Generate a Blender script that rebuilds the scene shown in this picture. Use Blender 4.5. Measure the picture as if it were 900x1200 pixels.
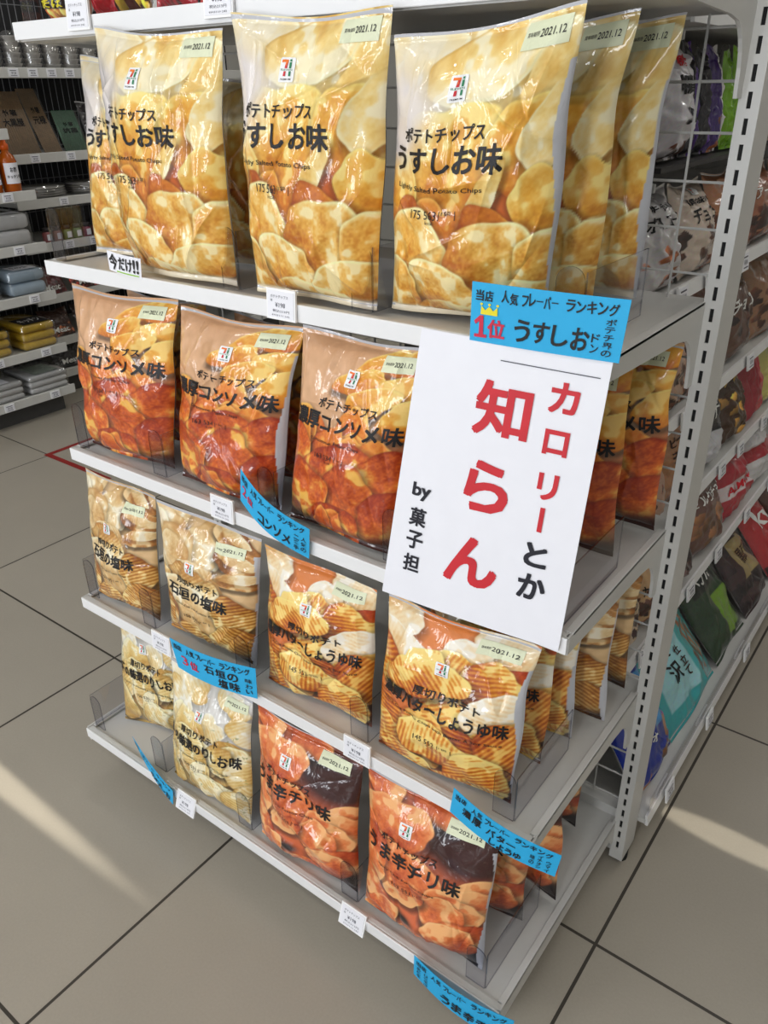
import bpy, bmesh, math, random
import numpy as np
from mathutils import Vector, Matrix
for o in list(bpy.data.objects): bpy.data.objects.remove(o)
SC = bpy.context.scene
COL = SC.collection
# ------------------------------------------------------------------ camera
yaw, pitch, roll = -0.65147, 0.48438, -0.015256
Fd = Vector((math.sin(yaw)*math.cos(pitch), math.cos(yaw)*math.cos(pitch), -math.sin(pitch)))
R0 = Vector((math.cos(yaw), -math.sin(yaw), 0)); U0 = R0.cross(Fd)
Rd = R0*math.cos(roll) + U0*math.sin(roll); Ud = U0*math.cos(roll) - R0*math.sin(roll)
cam = bpy.data.cameras.new('camera'); camo = bpy.data.objects.new('camera', cam); COL.objects.link(camo)
cam.sensor_fit = 'VERTICAL'; cam.sensor_height = 36; cam.sensor_width = 27; cam.lens = 36*935.93/1200
cam.clip_start = 0.02
M = Matrix((Rd, Ud, -Fd)).transposed().to_4x4(); M.translation = Vector((1.16139, -1.03308, 1.16803))
camo.matrix_world = M; SC.camera = camo
# ------------------------------------------------------------------ light, exposure
SC.view_settings.view_transform = 'Standard'; SC.view_settings.look = 'None'
SC.view_settings.gamma = 1; SC.view_settings.exposure = 0.0; SC.view_settings.use_curve_mapping = False
W = bpy.data.worlds.new('daylight'); SC.world = W; W.use_nodes = True
W.node_tree.nodes['Background'].inputs[0].default_value = (0.80, 0.88, 1.0, 1)
W.node_tree.nodes['Background'].inputs[1].default_value = 0.35
def area(name, loc, target, sx, sy, power, color=(1,1,1), spread=180):
    l = bpy.data.lights.new(name, 'AREA'); l.shape = 'RECTANGLE'; l.size = sx; l.size_y = sy; l.energy = power; l.color = color
    l.spread = math.radians(spread)
    o = bpy.data.objects.new(name, l); COL.objects.link(o); o.location = loc
    o.rotation_euler = (Vector(target)-Vector(loc)).to_track_quat('-Z', 'Y').to_euler(); return o
# daylight through the shop-window bays of the front wall
for wx in (-2.1, -1.0, 0.1, 1.2):
    area('window_daylight', (wx, -3.02, 1.35), (wx, 0, 1.30), 0.26, 1.9, 18.5, (0.93, 0.96, 1.0))
# added spot lamps flattened into narrow beams, standing in for sun strips on the floor
def sun_strip(loc, target, half_len, half_wid, power):
    l = bpy.data.lights.new('sun_strip', 'SPOT'); l.energy = power; l.color = (1, 0.94, 0.82); l.shadow_soft_size = 0.004; l.spot_blend = 0.55
    d = (Vector(target)-Vector(loc)).length; l.spot_size = 2*math.atan(half_len/d)
    o = bpy.data.objects.new('sun_strip', l); COL.objects.link(o); o.location = loc
    o.rotation_euler = (Vector(target)-Vector(loc)).to_track_quat('-Z', 'Y').to_euler(); o.scale = (1, half_wid/half_len, 1)
sun_strip((-0.75, -2.6, 2.3), (-0.75, -0.59, 0), 1.15, 0.026, 520)
sun_strip((1.06, -2.3, 2.55), (1.06, 0.095, 0), 0.16, 0.022, 420)
# ------------------------------------------------------------------ helpers
def lin(c):
    c = np.asarray(c, float)/255.0
    return np.where(c <= 0.04045, c/12.92, ((c+0.055)/1.055)**2.4)
def col4(c): return tuple(float(x) for x in lin(c)) + (1.0,)
MATS = {}
def mat(name, rgb, rough=0.5, metal=0.0, noise=0.06, scale=30.0, bump=0.0, spec=0.5):
    if name in MATS: return MATS[name]
    m = bpy.data.materials.new(name); m.use_nodes = True; MATS[name] = m
    nt = m.node_tree; b = nt.nodes['Principled BSDF']
    b.inputs['Roughness'].default_value = rough; b.inputs['Metallic'].default_value = metal
    b.inputs['Specular IOR Level'].default_value = spec
    tc = nt.nodes.new('ShaderNodeTexCoord'); n = nt.nodes.new('ShaderNodeTexNoise'); n.inputs['Scale'].default_value = scale
    nt.links.new(tc.outputs['Object'], n.inputs['Vector'])
    r = nt.nodes.new('ShaderNodeValToRGB'); c = lin(rgb)
    r.color_ramp.elements[0].color = tuple(c*(1-noise))+(1,); r.color_ramp.elements[1].color = tuple(np.minimum(c*(1+noise), 1))+(1,)
    r.color_ramp.elements[0].position = 0.3; r.color_ramp.elements[1].position = 0.7
    nt.links.new(n.outputs['Fac'], r.inputs[0]); nt.links.new(r.outputs[0], b.inputs['Base Color'])
    if bump:
        bp = nt.nodes.new('ShaderNodeBump'); bp.inputs['Strength'].default_value = bump; bp.inputs['Distance'].default_value = 0.002
        nt.links.new(n.outputs['Fac'], bp.inputs['Height']); nt.links.new(bp.outputs[0], b.inputs['Normal'])
    return m
def film_mat(name, rough=0.38, scale=45, strength=0.30):
    m = bpy.data.materials.new(name); m.use_nodes = True; MATS[name] = m
    nt = m.node_tree; b = nt.nodes['Principled BSDF']
    a = nt.nodes.new('ShaderNodeAttribute'); a.attribute_name = 'print'
    nt.links.new(a.outputs['Color'], b.inputs['Base Color'])
    b.inputs['Roughness'].default_value = rough; b.inputs['Specular IOR Level'].default_value = 0.35
    b.inputs['Coat Weight'].default_value = 0.9; b.inputs['Coat Roughness'].default_value = 0.025
    tc = nt.nodes.new('ShaderNodeTexCoord'); n = nt.nodes.new('ShaderNodeTexNoise'); n.inputs['Scale'].default_value = scale
    n.inputs['Detail'].default_value = 3; n.inputs['Distortion'].default_value = 0.6
    nt.links.new(tc.outputs['Object'], n.inputs['Vector'])
    bp = nt.nodes.new('ShaderNodeBump'); bp.inputs['Strength'].default_value = strength; bp.inputs['Distance'].default_value = 0.004
    nt.links.new(n.outputs['Fac'], bp.inputs['Height']); nt.links.new(bp.outputs[0], b.inputs['Normal']); nt.links.new(bp.outputs[0], b.inputs['Coat Normal'])
    return m
def clear_mat(name, tint, gloss=0.10):
    m = bpy.data.materials.new(name); m.use_nodes = True; MATS[name] = m
    nt = m.node_tree; nt.nodes.remove(nt.nodes['Principled BSDF']); out = nt.nodes['Material Output']
    t = nt.nodes.new('ShaderNodeBsdfTransparent'); t.inputs[0].default_value = tint
    g = nt.nodes.new('ShaderNodeBsdfGlossy'); g.inputs['Roughness'].default_value = 0.06
    f = nt.nodes.new('ShaderNodeFresnel'); f.inputs['IOR'].default_value = 1.45
    ad = nt.nodes.new('ShaderNodeMath'); ad.operation = 'ADD'; ad.inputs[1].default_value = gloss*0.2
    mx = nt.nodes.new('ShaderNodeMixShader')
    ge = nt.nodes.new('ShaderNodeNewGeometry'); iv = nt.nodes.new('ShaderNodeMath'); iv.operation = 'SUBTRACT'; iv.inputs[0].default_value = 1
    mu = nt.nodes.new('ShaderNodeMath'); mu.operation = 'MULTIPLY'; nt.links.new(ge.outputs['Backfacing'], iv.inputs[1])
    nt.links.new(f.outputs[0], ad.inputs[0]); nt.links.new(ad.outputs[0], mu.inputs[0]); nt.links.new(iv.outputs[0], mu.inputs[1]); nt.links.new(mu.outputs[0], mx.inputs[0]); nt.links.new(t.outputs[0], mx.inputs[1]); nt.links.new(g.outputs[0], mx.inputs[2])
    nt.links.new(mx.outputs[0], out.inputs[0]); return m
WHITE = mat('white_enamel', (236, 236, 236), 0.35, noise=0.015, scale=8)
GREY = mat('warm_white_enamel', (206, 205, 201), 0.4, noise=0.02, scale=8)
DARK = mat('slot_shadow_black', (14, 14, 15), 0.8)
PAPER = mat('white_paper', (240, 240, 246), 0.65, noise=0.01)
BLUE = mat('sky_blue_card', (36, 172, 226), 0.6, noise=0.02)
INK = mat('black_ink', (18, 16, 18), 0.55)
NAVY = mat('sign_black_ink', (26, 26, 38), 0.6)
RED = mat('red_ink', (205, 36, 48), 0.55)
PINKRED = mat('red_marker', (208, 40, 72), 0.55)
YELLOW = mat('yellow_marker', (236, 222, 40), 0.55)
GREEN = mat('logo_green', (20, 125, 80), 0.5); ORANGE = mat('logo_orange', (238, 120, 40), 0.5)
LOGOWHITE = mat('logo_white', (245, 245, 245), 0.35, noise=0.01)
STICK = mat('pale_green_sticker', (226, 230, 196), 0.45, noise=0.02)
TAGP = mat('tag_paper', (238, 238, 243), 0.5, noise=0.01)
TAGINK = mat('tag_grey_ink', (80, 80, 92), 0.6)
FILM = film_mat('glossy_printed_film')
FILMD = film_mat('pouch_film', 0.3, 38, 0.45)
ACR = clear_mat('clear_acrylic', (0.90, 0.90, 0.92, 1)); ACRE = clear_mat('acrylic_cut_edge', (0.55, 0.56, 0.60, 1), 0.6)
CLEARF = clear_mat('clear_plastic_wrap', (0.86, 0.86, 0.87, 1), 0.7)
# ------------------------------------------------------------------ object plumbing
def origin(o):
    v = Vector((0, 0, 0))
    while o is not None: v += o.location; o = o.parent
    return v
def tag(o, label, cat, group=None):
    o['label'] = label; o['category'] = cat
    if group: o['group'] = group
    return o
def thing(name, label, cat, loc=(0, 0, 0), group=None):
    o = bpy.data.objects.new(name, None); COL.objects.link(o); o.location = loc; o.empty_display_size = 0.02
    return tag(o, label, cat, group)
def link_mesh(name, me, parent=None):
    o = bpy.data.objects.new(name, me); COL.objects.link(o)
    if parent is not None: o.parent = parent
    return o
def mk(name, verts, faces, mats, parent=None, mi=None, smooth=False, loc=None):
    """verts in world coordinates; a top-level mesh gets its origin at loc"""
    v = np.asarray(verts, float).reshape(-1, 3)
    off = np.array(origin(parent)) if parent is not None else (np.array(loc) if loc is not None else np.zeros(3))
    me = bpy.data.meshes.new(name); me.from_pydata((v-off).tolist(), [], [tuple(f) for f in faces])
    for m in (mats if isinstance(mats, (list, tuple)) else [mats]): me.materials.append(m)
    if mi is not None: me.polygons.foreach_set('material_index', mi)
    if smooth: me.polygons.foreach_set('use_smooth', [True]*len(me.polygons))
    me.update(); o = link_mesh(name, me, parent)
    if parent is None and loc is not None: o.location = loc
    return o
class MB:
    def __init__(s): s.v = []; s.f = []; s.m = []; s.sm = []
    def add(s, vs, fs, m=0):
        n = len(s.v); s.v += [tuple(p) for p in vs]; s.f += [tuple(i+n for i in f) for f in fs]; s.m += [m]*len(fs); return s
    def box(s, x0, x1, y0, y1, z0, z1, m=0):
        vs = [(x, y, z) for z in (z0, z1) for y in (y0, y1) for x in (x0, x1)]
        return s.add(vs, [(0,2,3,1),(4,5,7,6),(0,1,5,4),(2,6,7,3),(0,4,6,2),(1,3,7,5)], m)
    def bevbox(s, x0, x1, y0, y1, z0, z1, b=0.003, m=0):
        bm = bmesh.new(); bmesh.ops.create_cube(bm, size=1)
        for v in bm.verts: v.co = Vector(((x0+x1)/2+v.co.x*(x1-x0), (y0+y1)/2+v.co.y*(y1-y0), (z0+z1)/2+v.co.z*(z1-z0)))
        bmesh.ops.bevel(bm, geom=list(bm.edges), offset=b, segments=2, affect='EDGES', profile=0.5)
        bm.verts.index_update(); s.add([v.co[:] for v in bm.verts], [[v.index for v in f.verts] for f in bm.faces], m); bm.free(); return s
    def prism(s, poly, axis, a, b, m=0, me=None):
        """poly: 2-D points; extruded along axis from a to b"""
        n = len(poly)
        def P(p, t): return {'x': (t, p[0], p[1]), 'y': (p[0], t, p[1]), 'z': (p[0], p[1], t)}[axis]
        vs = [P(p, a) for p in poly]+[P(p, b) for p in poly]
        s.add(vs, [tuple(range(n))[::-1], tuple(range(n, 2*n))], m)
        k = len(s.v)-2*n
        for i in range(n):
            j = (i+1) % n; s.f.append((k+i, k+j, k+n+j, k+n+i)); s.m.append(m if me is None else me)
        return s
    def cyl(s, p, q, r, n=10, m=0, r2=None):
        p = Vector(p); q = Vector(q); d = (q-p).normalized(); a = d.orthogonal().normalized(); b = d.cross(a); r2 = r if r2 is None else r2
        vs = [p+(a*math.cos(2*math.pi*i/n)+b*math.sin(2*math.pi*i/n))*r for i in range(n)]+[q+(a*math.cos(2*math.pi*i/n)+b*math.sin(2*math.pi*i/n))*r2 for i in range(n)]
        return s.add(vs, [(i, (i+1) % n, n+(i+1) % n, n+i) for i in range(n)]+[tuple(range(n))[::-1], tuple(range(n, 2*n))], m)
    def lathe(s, cx, cy, prof, n=20, m=0):
        vs = [(cx+r*math.cos(2*math.pi*i/n), cy+r*math.sin(2*math.pi*i/n), z) for r, z in prof for i in range(n)]
        fs = [(k*n+i, k*n+(i+1) % n, (k+1)*n+(i+1) % n, (k+1)*n+i) for k in range(len(prof)-1) for i in range(n)]
        fs += [tuple(range(n))[::-1], tuple(range((len(prof)-1)*n, len(prof)*n))]
        return s.add(vs, fs, m)
    def obj(s, name, mats, parent=None, smooth=False, loc=None): return mk(name, s.v, s.f, mats, parent, s.m, smooth, loc)
def structure(o): o['kind'] = 'structure'; return o
# ------------------------------------------------------------------ lettering: glyph outlines from the built-in font
_TX = {}; GH = {}
def glyphs(s, bold=0.0, res=3, spacing=1.0):
    k = (s, bold, res, spacing)
    if k in _TX: return _TX[k]
    if bold > .013:                                    # heavy strokes: the regular outline struck four times
        v, f, asp = glyphs(s, .008, res, spacing); d = bold*.62; w0 = np.array([asp, 1.0])*GH[s]
        vs = []; fs = []
        for sx, sy in ((-1, -1), (1, -1), (1, 1), (-1, 1)):
            fs += [[i+len(v)*len(vs) for i in q] for q in f]; vs.append(v*w0+np.array([sx*d, sy*d]))
        v = np.concatenate(vs); lo, hi = v.min(0), v.max(0)
        _TX[k] = ((v-lo)/(hi-lo), fs, (hi-lo)[0]/(hi-lo)[1]); return _TX[k]
    cu = bpy.data.curves.new('t', 'FONT'); cu.body = s; cu.size = 1; cu.offset = bold; cu.resolution_u = res; cu.space_character = spacing; cu.fill_mode = 'BOTH'
    o = bpy.data.objects.new('t', cu); COL.objects.link(o)
    dg = bpy.context.evaluated_depsgraph_get(); me = bpy.data.meshes.new_from_object(o.evaluated_get(dg))
    bm = bmesh.new(); bm.from_mesh(me); bmesh.ops.triangulate(bm, faces=list(bm.faces)); bm.verts.index_update()
    v = np.array([p.co[:2] for p in bm.verts]); f = [[p.index for p in q.verts] for q in bm.faces]; bm.free()
    bpy.data.objects.remove(o); bpy.data.curves.remove(cu); bpy.data.meshes.remove(me)
    lo, hi = v.min(0), v.max(0); GH[s] = (hi-lo)[1]
    _TX[k] = ((v-lo)/(hi-lo), f, (hi-lo)[0]/(hi-lo)[1]); return _TX[k]
LAY = 0.00007                                          # the strikes of a heavy glyph lie a hair above one another
class Ink:
    """flat lettering collected in a 2-D (a, b) plane"""
    def __init__(s): s.v = []; s.f = []; s.m = []
    def tri(s, v, f, m=0, lay=None):
        n = len(s.v); s.v += [(p[0], p[1], 0.0 if lay is None else lay[i]) for i, p in enumerate(v)]; s.f += [tuple(i+n for i in q) for q in f]; s.m += [m]*len(f); return s
    def text(s, t, a0, b0, a1, b1, m=0, bold=0.0, rot=0.0, slant=0.0, res=3):
        v, f, asp = glyphs(t, bold, res); v = v.copy(); v[:, 0] += slant*(v[:, 1]-0.5)
        v = np.array([a0, b0])+v*np.array([a1-a0, b1-b0])
        if rot:
            c = np.array([(a0+a1)/2, (b0+b1)/2]); d = v-c; v = c+np.stack([d[:, 0]*math.cos(rot)-d[:, 1]*math.sin(rot), d[:, 0]*math.sin(rot)+d[:, 1]*math.cos(rot)], 1)
        lay = np.repeat([0.0, 1.0, 2.0, 3.0], len(v)//4) if bold > .013 else None
        return s.tri(v, f, m, lay)
    def poly(s, pts, m=0): return s.tri(pts, [tuple(range(len(pts)))], m)
    def rect(s, a0, b0, a1, b1, m=0): return s.poly([(a0, b0), (a1, b0), (a1, b1), (a0, b1)], m)
    def cut(s, na, nb):
        """split along a grid so that the lettering can follow a curved sheet"""
        bm = bmesh.new(); vs = [bm.verts.new(p) for p in s.v]
        for q, m in zip(s.f, s.m):
            try: bm.faces.new([vs[i] for i in q]).material_index = m
            except ValueError: pass
        v = np.array(s.v); lo, hi = v.min(0), v.max(0)
        for ax, n in ((0, na), (1, nb)):
            for k in range(int(math.floor(lo[ax]*n))+1, int(math.ceil(hi[ax]*n))):
                no = (1, 0, 0) if ax == 0 else (0, 1, 0); co = (k/n, 0, 0) if ax == 0 else (0, k/n, 0)
                bmesh.ops.bisect_plane(bm, geom=list(bm.verts)+list(bm.edges)+list(bm.faces), dist=1e-7, plane_co=co, plane_no=no)
        bm.verts.index_update()
        s.v = [(p.co.x, p.co.y, p.co.z) for p in bm.verts]; s.f = [tuple(p.index for p in q.verts) for q in bm.faces]; s.m = [q.material_index for q in bm.faces]; bm.free(); return s
    def flat(s, name, O, ea, eb, mats, parent=None, off=0.0006):
        O = np.array(O, float); ea = np.array(ea, float); eb = np.array(eb, float); n = np.cross(ea, eb); n /= np.linalg.norm(n)
        v = [O+ea*p[0]+eb*p[1]+n*(off+p[2]*LAY) for p in s.v]
        return mk(name, v, s.f, mats, parent, s.m)
    def mapped(s, name, fn, mats, parent=None):
        p = np.array(s.v)
        return mk(name, fn(p), s.f, mats, parent, s.m)
# ------------------------------------------------------------------ room
XT, YT, TS = 0.9412, -0.2232, 0.6
def floor_mat():
    m = bpy.data.materials.new('beige_floor_tiles'); m.use_nodes = True; nt = m.node_tree; b = nt.nodes['Principled BSDF']; L = nt.links.new
    def mth(op, a, c=None, c2=None):
        n = nt.nodes.new('ShaderNodeMath'); n.operation = op
        for i, x in enumerate((a, c, c2)):
            if x is None: continue
            if isinstance(x, (int, float)): n.inputs[i].default_value = x
            else: L(x, n.inputs[i])
        return n.outputs[0]
    tc = nt.nodes.new('ShaderNodeTexCoord'); sp = nt.nodes.new('ShaderNodeSeparateXYZ'); L(tc.outputs['Object'], sp.inputs[0])
    gs = []; cs = []
    for ax, o in ((0, XT), (1, YT)):
        t = mth('DIVIDE', mth('SUBTRACT', sp.outputs[ax], o), TS); fr = mth('FRACT', t)
        gs.append(mth('LESS_THAN', mth('SUBTRACT', 0.5, mth('ABSOLUTE', mth('SUBTRACT', fr, 0.5))), 0.0042)); cs.append(mth('FLOOR', t))
    g = mth('MAXIMUM', gs[0], gs[1])
    cb = nt.nodes.new('ShaderNodeCombineXYZ'); L(cs[0], cb.inputs[0]); L(cs[1], cb.inputs[1])
    wn = nt.nodes.new('ShaderNodeTexWhiteNoise'); wn.noise_dimensions = '2D'; L(cb.outputs[0], wn.inputs['Vector'])
    n1 = nt.nodes.new('ShaderNodeTexNoise'); n1.inputs['Scale'].default_value = 4; n1.inputs['Detail'].default_value = 6; L(tc.outputs['Object'], n1.inputs['Vector'])
    n2 = nt.nodes.new('ShaderNodeTexNoise'); n2.inputs['Scale'].default_value = 260; L(tc.outputs['Object'], n2.inputs['Vector'])
    val = mth('ADD', mth('ADD', mth('MULTIPLY', wn.outputs['Value'], 0.06), mth('MULTIPLY', n1.outputs['Fac'], 0.16)), mth('ADD', mth('MULTIPLY', n2.outputs['Fac'], 0.12), 0.80))
    mx = nt.nodes.new('ShaderNodeMix'); mx.data_type = 'RGBA'; mx.blend_type = 'MULTIPLY'; mx.inputs['Factor'].default_value = 1
    mx.inputs['A'].default_value = col4((172, 164, 150)); L(val, mx.inputs['B'])
    m2 = nt.nodes.new('ShaderNodeMix'); m2.data_type = 'RGBA'; L(g, m2.inputs['Factor']); L(mx.outputs['Result'], m2.inputs['A']); m2.inputs['B'].default_value = col4((62, 57, 50))
    L(m2.outputs['Result'], b.inputs['Base Color'])
    b.inputs['Roughness'].default_value = 0.30; b.inputs['Specular IOR Level'].default_value = 0.5
    bp = nt.nodes.new('ShaderNodeBump'); bp.inputs['Strength'].default_value = 0.4; bp.inputs['Distance'].default_value = 0.001; bp.invert = True
    L(g, bp.inputs['Height']); L(bp.outputs[0], b.inputs['Normal']); return m
structure(mk('floor', [(-3.2, -3.2, 0), (3.2, -3.2, 0), (3.2, 4.6, 0), (-3.2, 4.6, 0)], [(0, 1, 2, 3)], floor_mat()))
WALLM = mat('wall_paint', (206, 204, 198), 0.7, noise=0.03, scale=3)
structure(MB().box(-3.3, -3.2, -3.2, 4.6, 0, 2.7).obj('wall_left', WALLM))
structure(MB().box(3.2, 3.3, -3.2, 4.6, 0, 2.7).obj('wall_right', WALLM))
structure(MB().box(-3.3, 3.3, 4.6, 4.7, 0, 2.7).obj('wall_back', WALLM))
wf = MB()
wf.box(-3.3, 3.3, -3.3, -3.2, 0, 0.3); wf.box(-3.3, 3.3, -3.3, -3.2, 2.4, 2.7)
wf.box(-3.3, -2.6, -3.3, -3.2, 0.3, 2.4); wf.box(2.6, 3.3, -3.3, -3.2, 0.3, 2.4)
structure(wf.obj('wall_front', WALLM))
for i, (a, b) in enumerate(((-2.6, -0.9), (-0.85, 0.85), (0.9, 2.6))):
    w = MB(); w.box(a, b, -3.27, -3.23, 0.3, 0.34); w.box(a, b, -3.27, -3.23, 2.36, 2.4); w.box(a, a+.04, -3.27, -3.23, 0.34, 2.36); w.box(b-.04, b, -3.27, -3.23, 0.34, 2.36)
    structure(w.obj('window_%d' % (i+1), GREY))
structure(MB().box(-3.3, 3.3, -3.3, 4.7, 2.7, 2.8).obj('ceiling', mat('ceiling_paint', (225, 224, 220), 0.8, noise=0.02)))
TUBE = bpy.data.materials.new('lamp_tube'); TUBE.use_nodes = True
_b = TUBE.node_tree.nodes['Principled BSDF']; _b.inputs['Emission Color'].default_value = (1, 0.98, 0.94, 1); _b.inputs['Emission Strength'].default_value = 11
for i, (lx, ly) in enumerate(((-1.0, -1.6), (1.6, -1.6), (-1.0, 0.9), (1.6, 0.9), (-1.0, 3.2), (1.6, 3.2))):
    t = thing('ceiling_light', 'white ceiling strip light over the shop floor', 'ceiling light', (lx, ly, 2.7), 'ceiling strip lights')
    MB().box(lx-.6, lx+.6, ly-.11, ly+.11, 2.66, 2.70).obj('housing', WHITE, t)
    MB().cyl((lx-.58, ly, 2.645), (lx+.58, ly, 2.645), 0.016, 12).obj('tube', TUBE, t, True)
    area('strip_light', (lx, ly, 2.62), (lx, ly, 0), 1.16, 0.05, 5.0, (1, 0.98, 0.94))
# red guide tape on the floor beside the far shelving
tg = Ink(); a = 0.022
tp = [(-1.467, 0.375), (-1.467+a, 0.375+a)]
mk('floor_tape', [(-1.478, .364, .0006), (-1.10, .364, .0006), (-1.10, .386, .0006), (-1.456, .386, .0006), (-1.456, .66, .0006), (-1.478, .66, .0006)], [(0, 1, 2, 3), (0, 3, 4, 5)], mat('red_tape', (150, 34, 30), 0.5))
tag(bpy.data.objects['floor_tape'], 'dark red L-shaped tape stuck on the floor tiles at left', 'floor tape')
# ------------------------------------------------------------------ end-cap gondola
GW = 0.90; YU = -0.074
ZS = {'T': 1.257, 'A': 0.9495, 'B': 0.6506, 'C': 0.3737, 'D': 0.1017}
YF = {'T': -0.3223, 'A': -0.3461, 'B': -0.3698, 'C': -0.4082, 'D': -0.4565}
gon = thing('gondola_shelving', 'white end-cap gondola shelving holding the potato chip bags', 'shelving', (0.45, -0.2, 0))
def upright(x0, x1, nm, par, y0=YU, y1=YU+0.055, top=1.75):
    m = MB(); m.box(x0, x1, y0+.002, y1, 0.02, top)
    # slotted front face: a plate with real slots in front of a black strip put in for their shade
    xc = (x0+x1)/2; hw = 0.0022; z = 0.045
    m.box(x0, xc-hw, y0, y0+.002, 0.02, top); m.box(xc+hw, x1, y0, y0+.002, 0.02, top)
    m.box(xc-hw, xc+hw, y0+.0019, y0+.00195, 0.02, top, 1)
    last = 0.02
    while z < top-.03:
        m.box(xc-hw, xc+hw, y0, y0+.002, last, z); last = z+0.0155; z += 0.0245
    m.box(xc-hw, xc+hw, y0, y0+.002, last, top)
    m.cyl((xc, (y0+y1)/2, 0), (xc, (y0+y1)/2, 0.02), 0.012, 12, 1)
    return m.obj(nm, [GREY, DARK], par)
upright(0.897, 0.919, 'upright', gon); upright(-0.019, 0.003, 'upright', gon)
def bracket_poly(yf, yb, h0, h1):
    pts = [(yf, 0), (yf, -h0)]
    d = min(0.06, (yb-yf)*0.3); slope_end = (yb-0.022, -h0-0.012)
    pts += [(yb-0.022-d, -h0-0.008)]
    for k in range(1, 7):                              # rounded inner corner, then down beside the post
        t = k/6*math.pi/2; pts.append((yb-0.022-d*(1-math.sin(t))*0.75, -h0-0.010-0.055*(1-math.cos(t))))
    pts += [(yb-0.020, -h1), (yb, -h1), (yb, 0)]
    return pts
for k in 'TABCD':
    z, yf = ZS[k], YF[k]
    m = MB(); t = 0.018
    m.box(0.004, GW-.004, yf+.004, YU+.045, z-0.022, z-0.006)                     # pan
    m.bevbox(0.0, GW, yf, yf+0.012, z-0.020, z+0.000, 0.003)                      # front lip
    sh = m.obj('shelf', [GREY], gon); sh['label'] = {'T': 'topmost shelf of the end cap', 'A': 'shelf of lightly salted bags', 'B': 'shelf of consomme bags', 'C': 'shelf of thick-cut bags', 'D': 'lowest shelf of the end cap'}[k]
    r = MB(); r.bevbox(0.001, GW-.001, yf-.0025, yf, z-0.0205, z+0.0005, 0.001); r.obj('front_edge', WHITE, sh)
    poly = bracket_poly(yf+.001, YU+.004, 0.022, 0.10) if k != 'D' else [(yf+.001, 0.002), (yf+.001, -.03), (YU-.02, -.03), (YU-.005, -.05), (YU+.004, -.05), (YU+.004, 0.002)]
    for x0, x1 in ((GW-.0045, GW-.0005), (0.0005, 0.0045)):
        b = MB(); b.prism([(p[0], z+p[1]) for p in poly], 'x', x0, x1); b.bevbox(x0-.006 if x0 > .4 else x0, x1+.000 if x0 > .4 else x1+.006, yf+.012, YU-.004, z-0.004, z+0.0008, 0.001)
        b.obj('bracket', GREY, sh)
mw = MB(); r = 0.0016
for k in range(18):
    x = 0.046+0.05*k; mw.cyl((x, -0.046, 0.12), (x, -0.046, 1.72), r, 6)
for k in range(33):
    z = 0.123+0.05*k
    if z < 1.72: mw.cyl((0.003, -0.046+2*r, z), (0.897, -0.046+2*r, z), r, 6)
mw.obj('wire_panel', GREY, gon)
for z0, z1 in ((.02, .115), (1.70, 1.75)): MB().box(0.003, 0.897, -0.06, -0.035, z0, z1).obj('crossbar', GREY, gon)
kp = MB(); kp.box(0.03, 0.87, -0.40, -0.39, 0.0, 0.078); kp.box(.03, .04, -.39, -.06, 0, .078); kp.box(.86, .87, -.39, -.06, 0, .078); kp.obj('plinth', mat('plinth_grey', (120, 118, 114), .6), gon)
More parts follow.
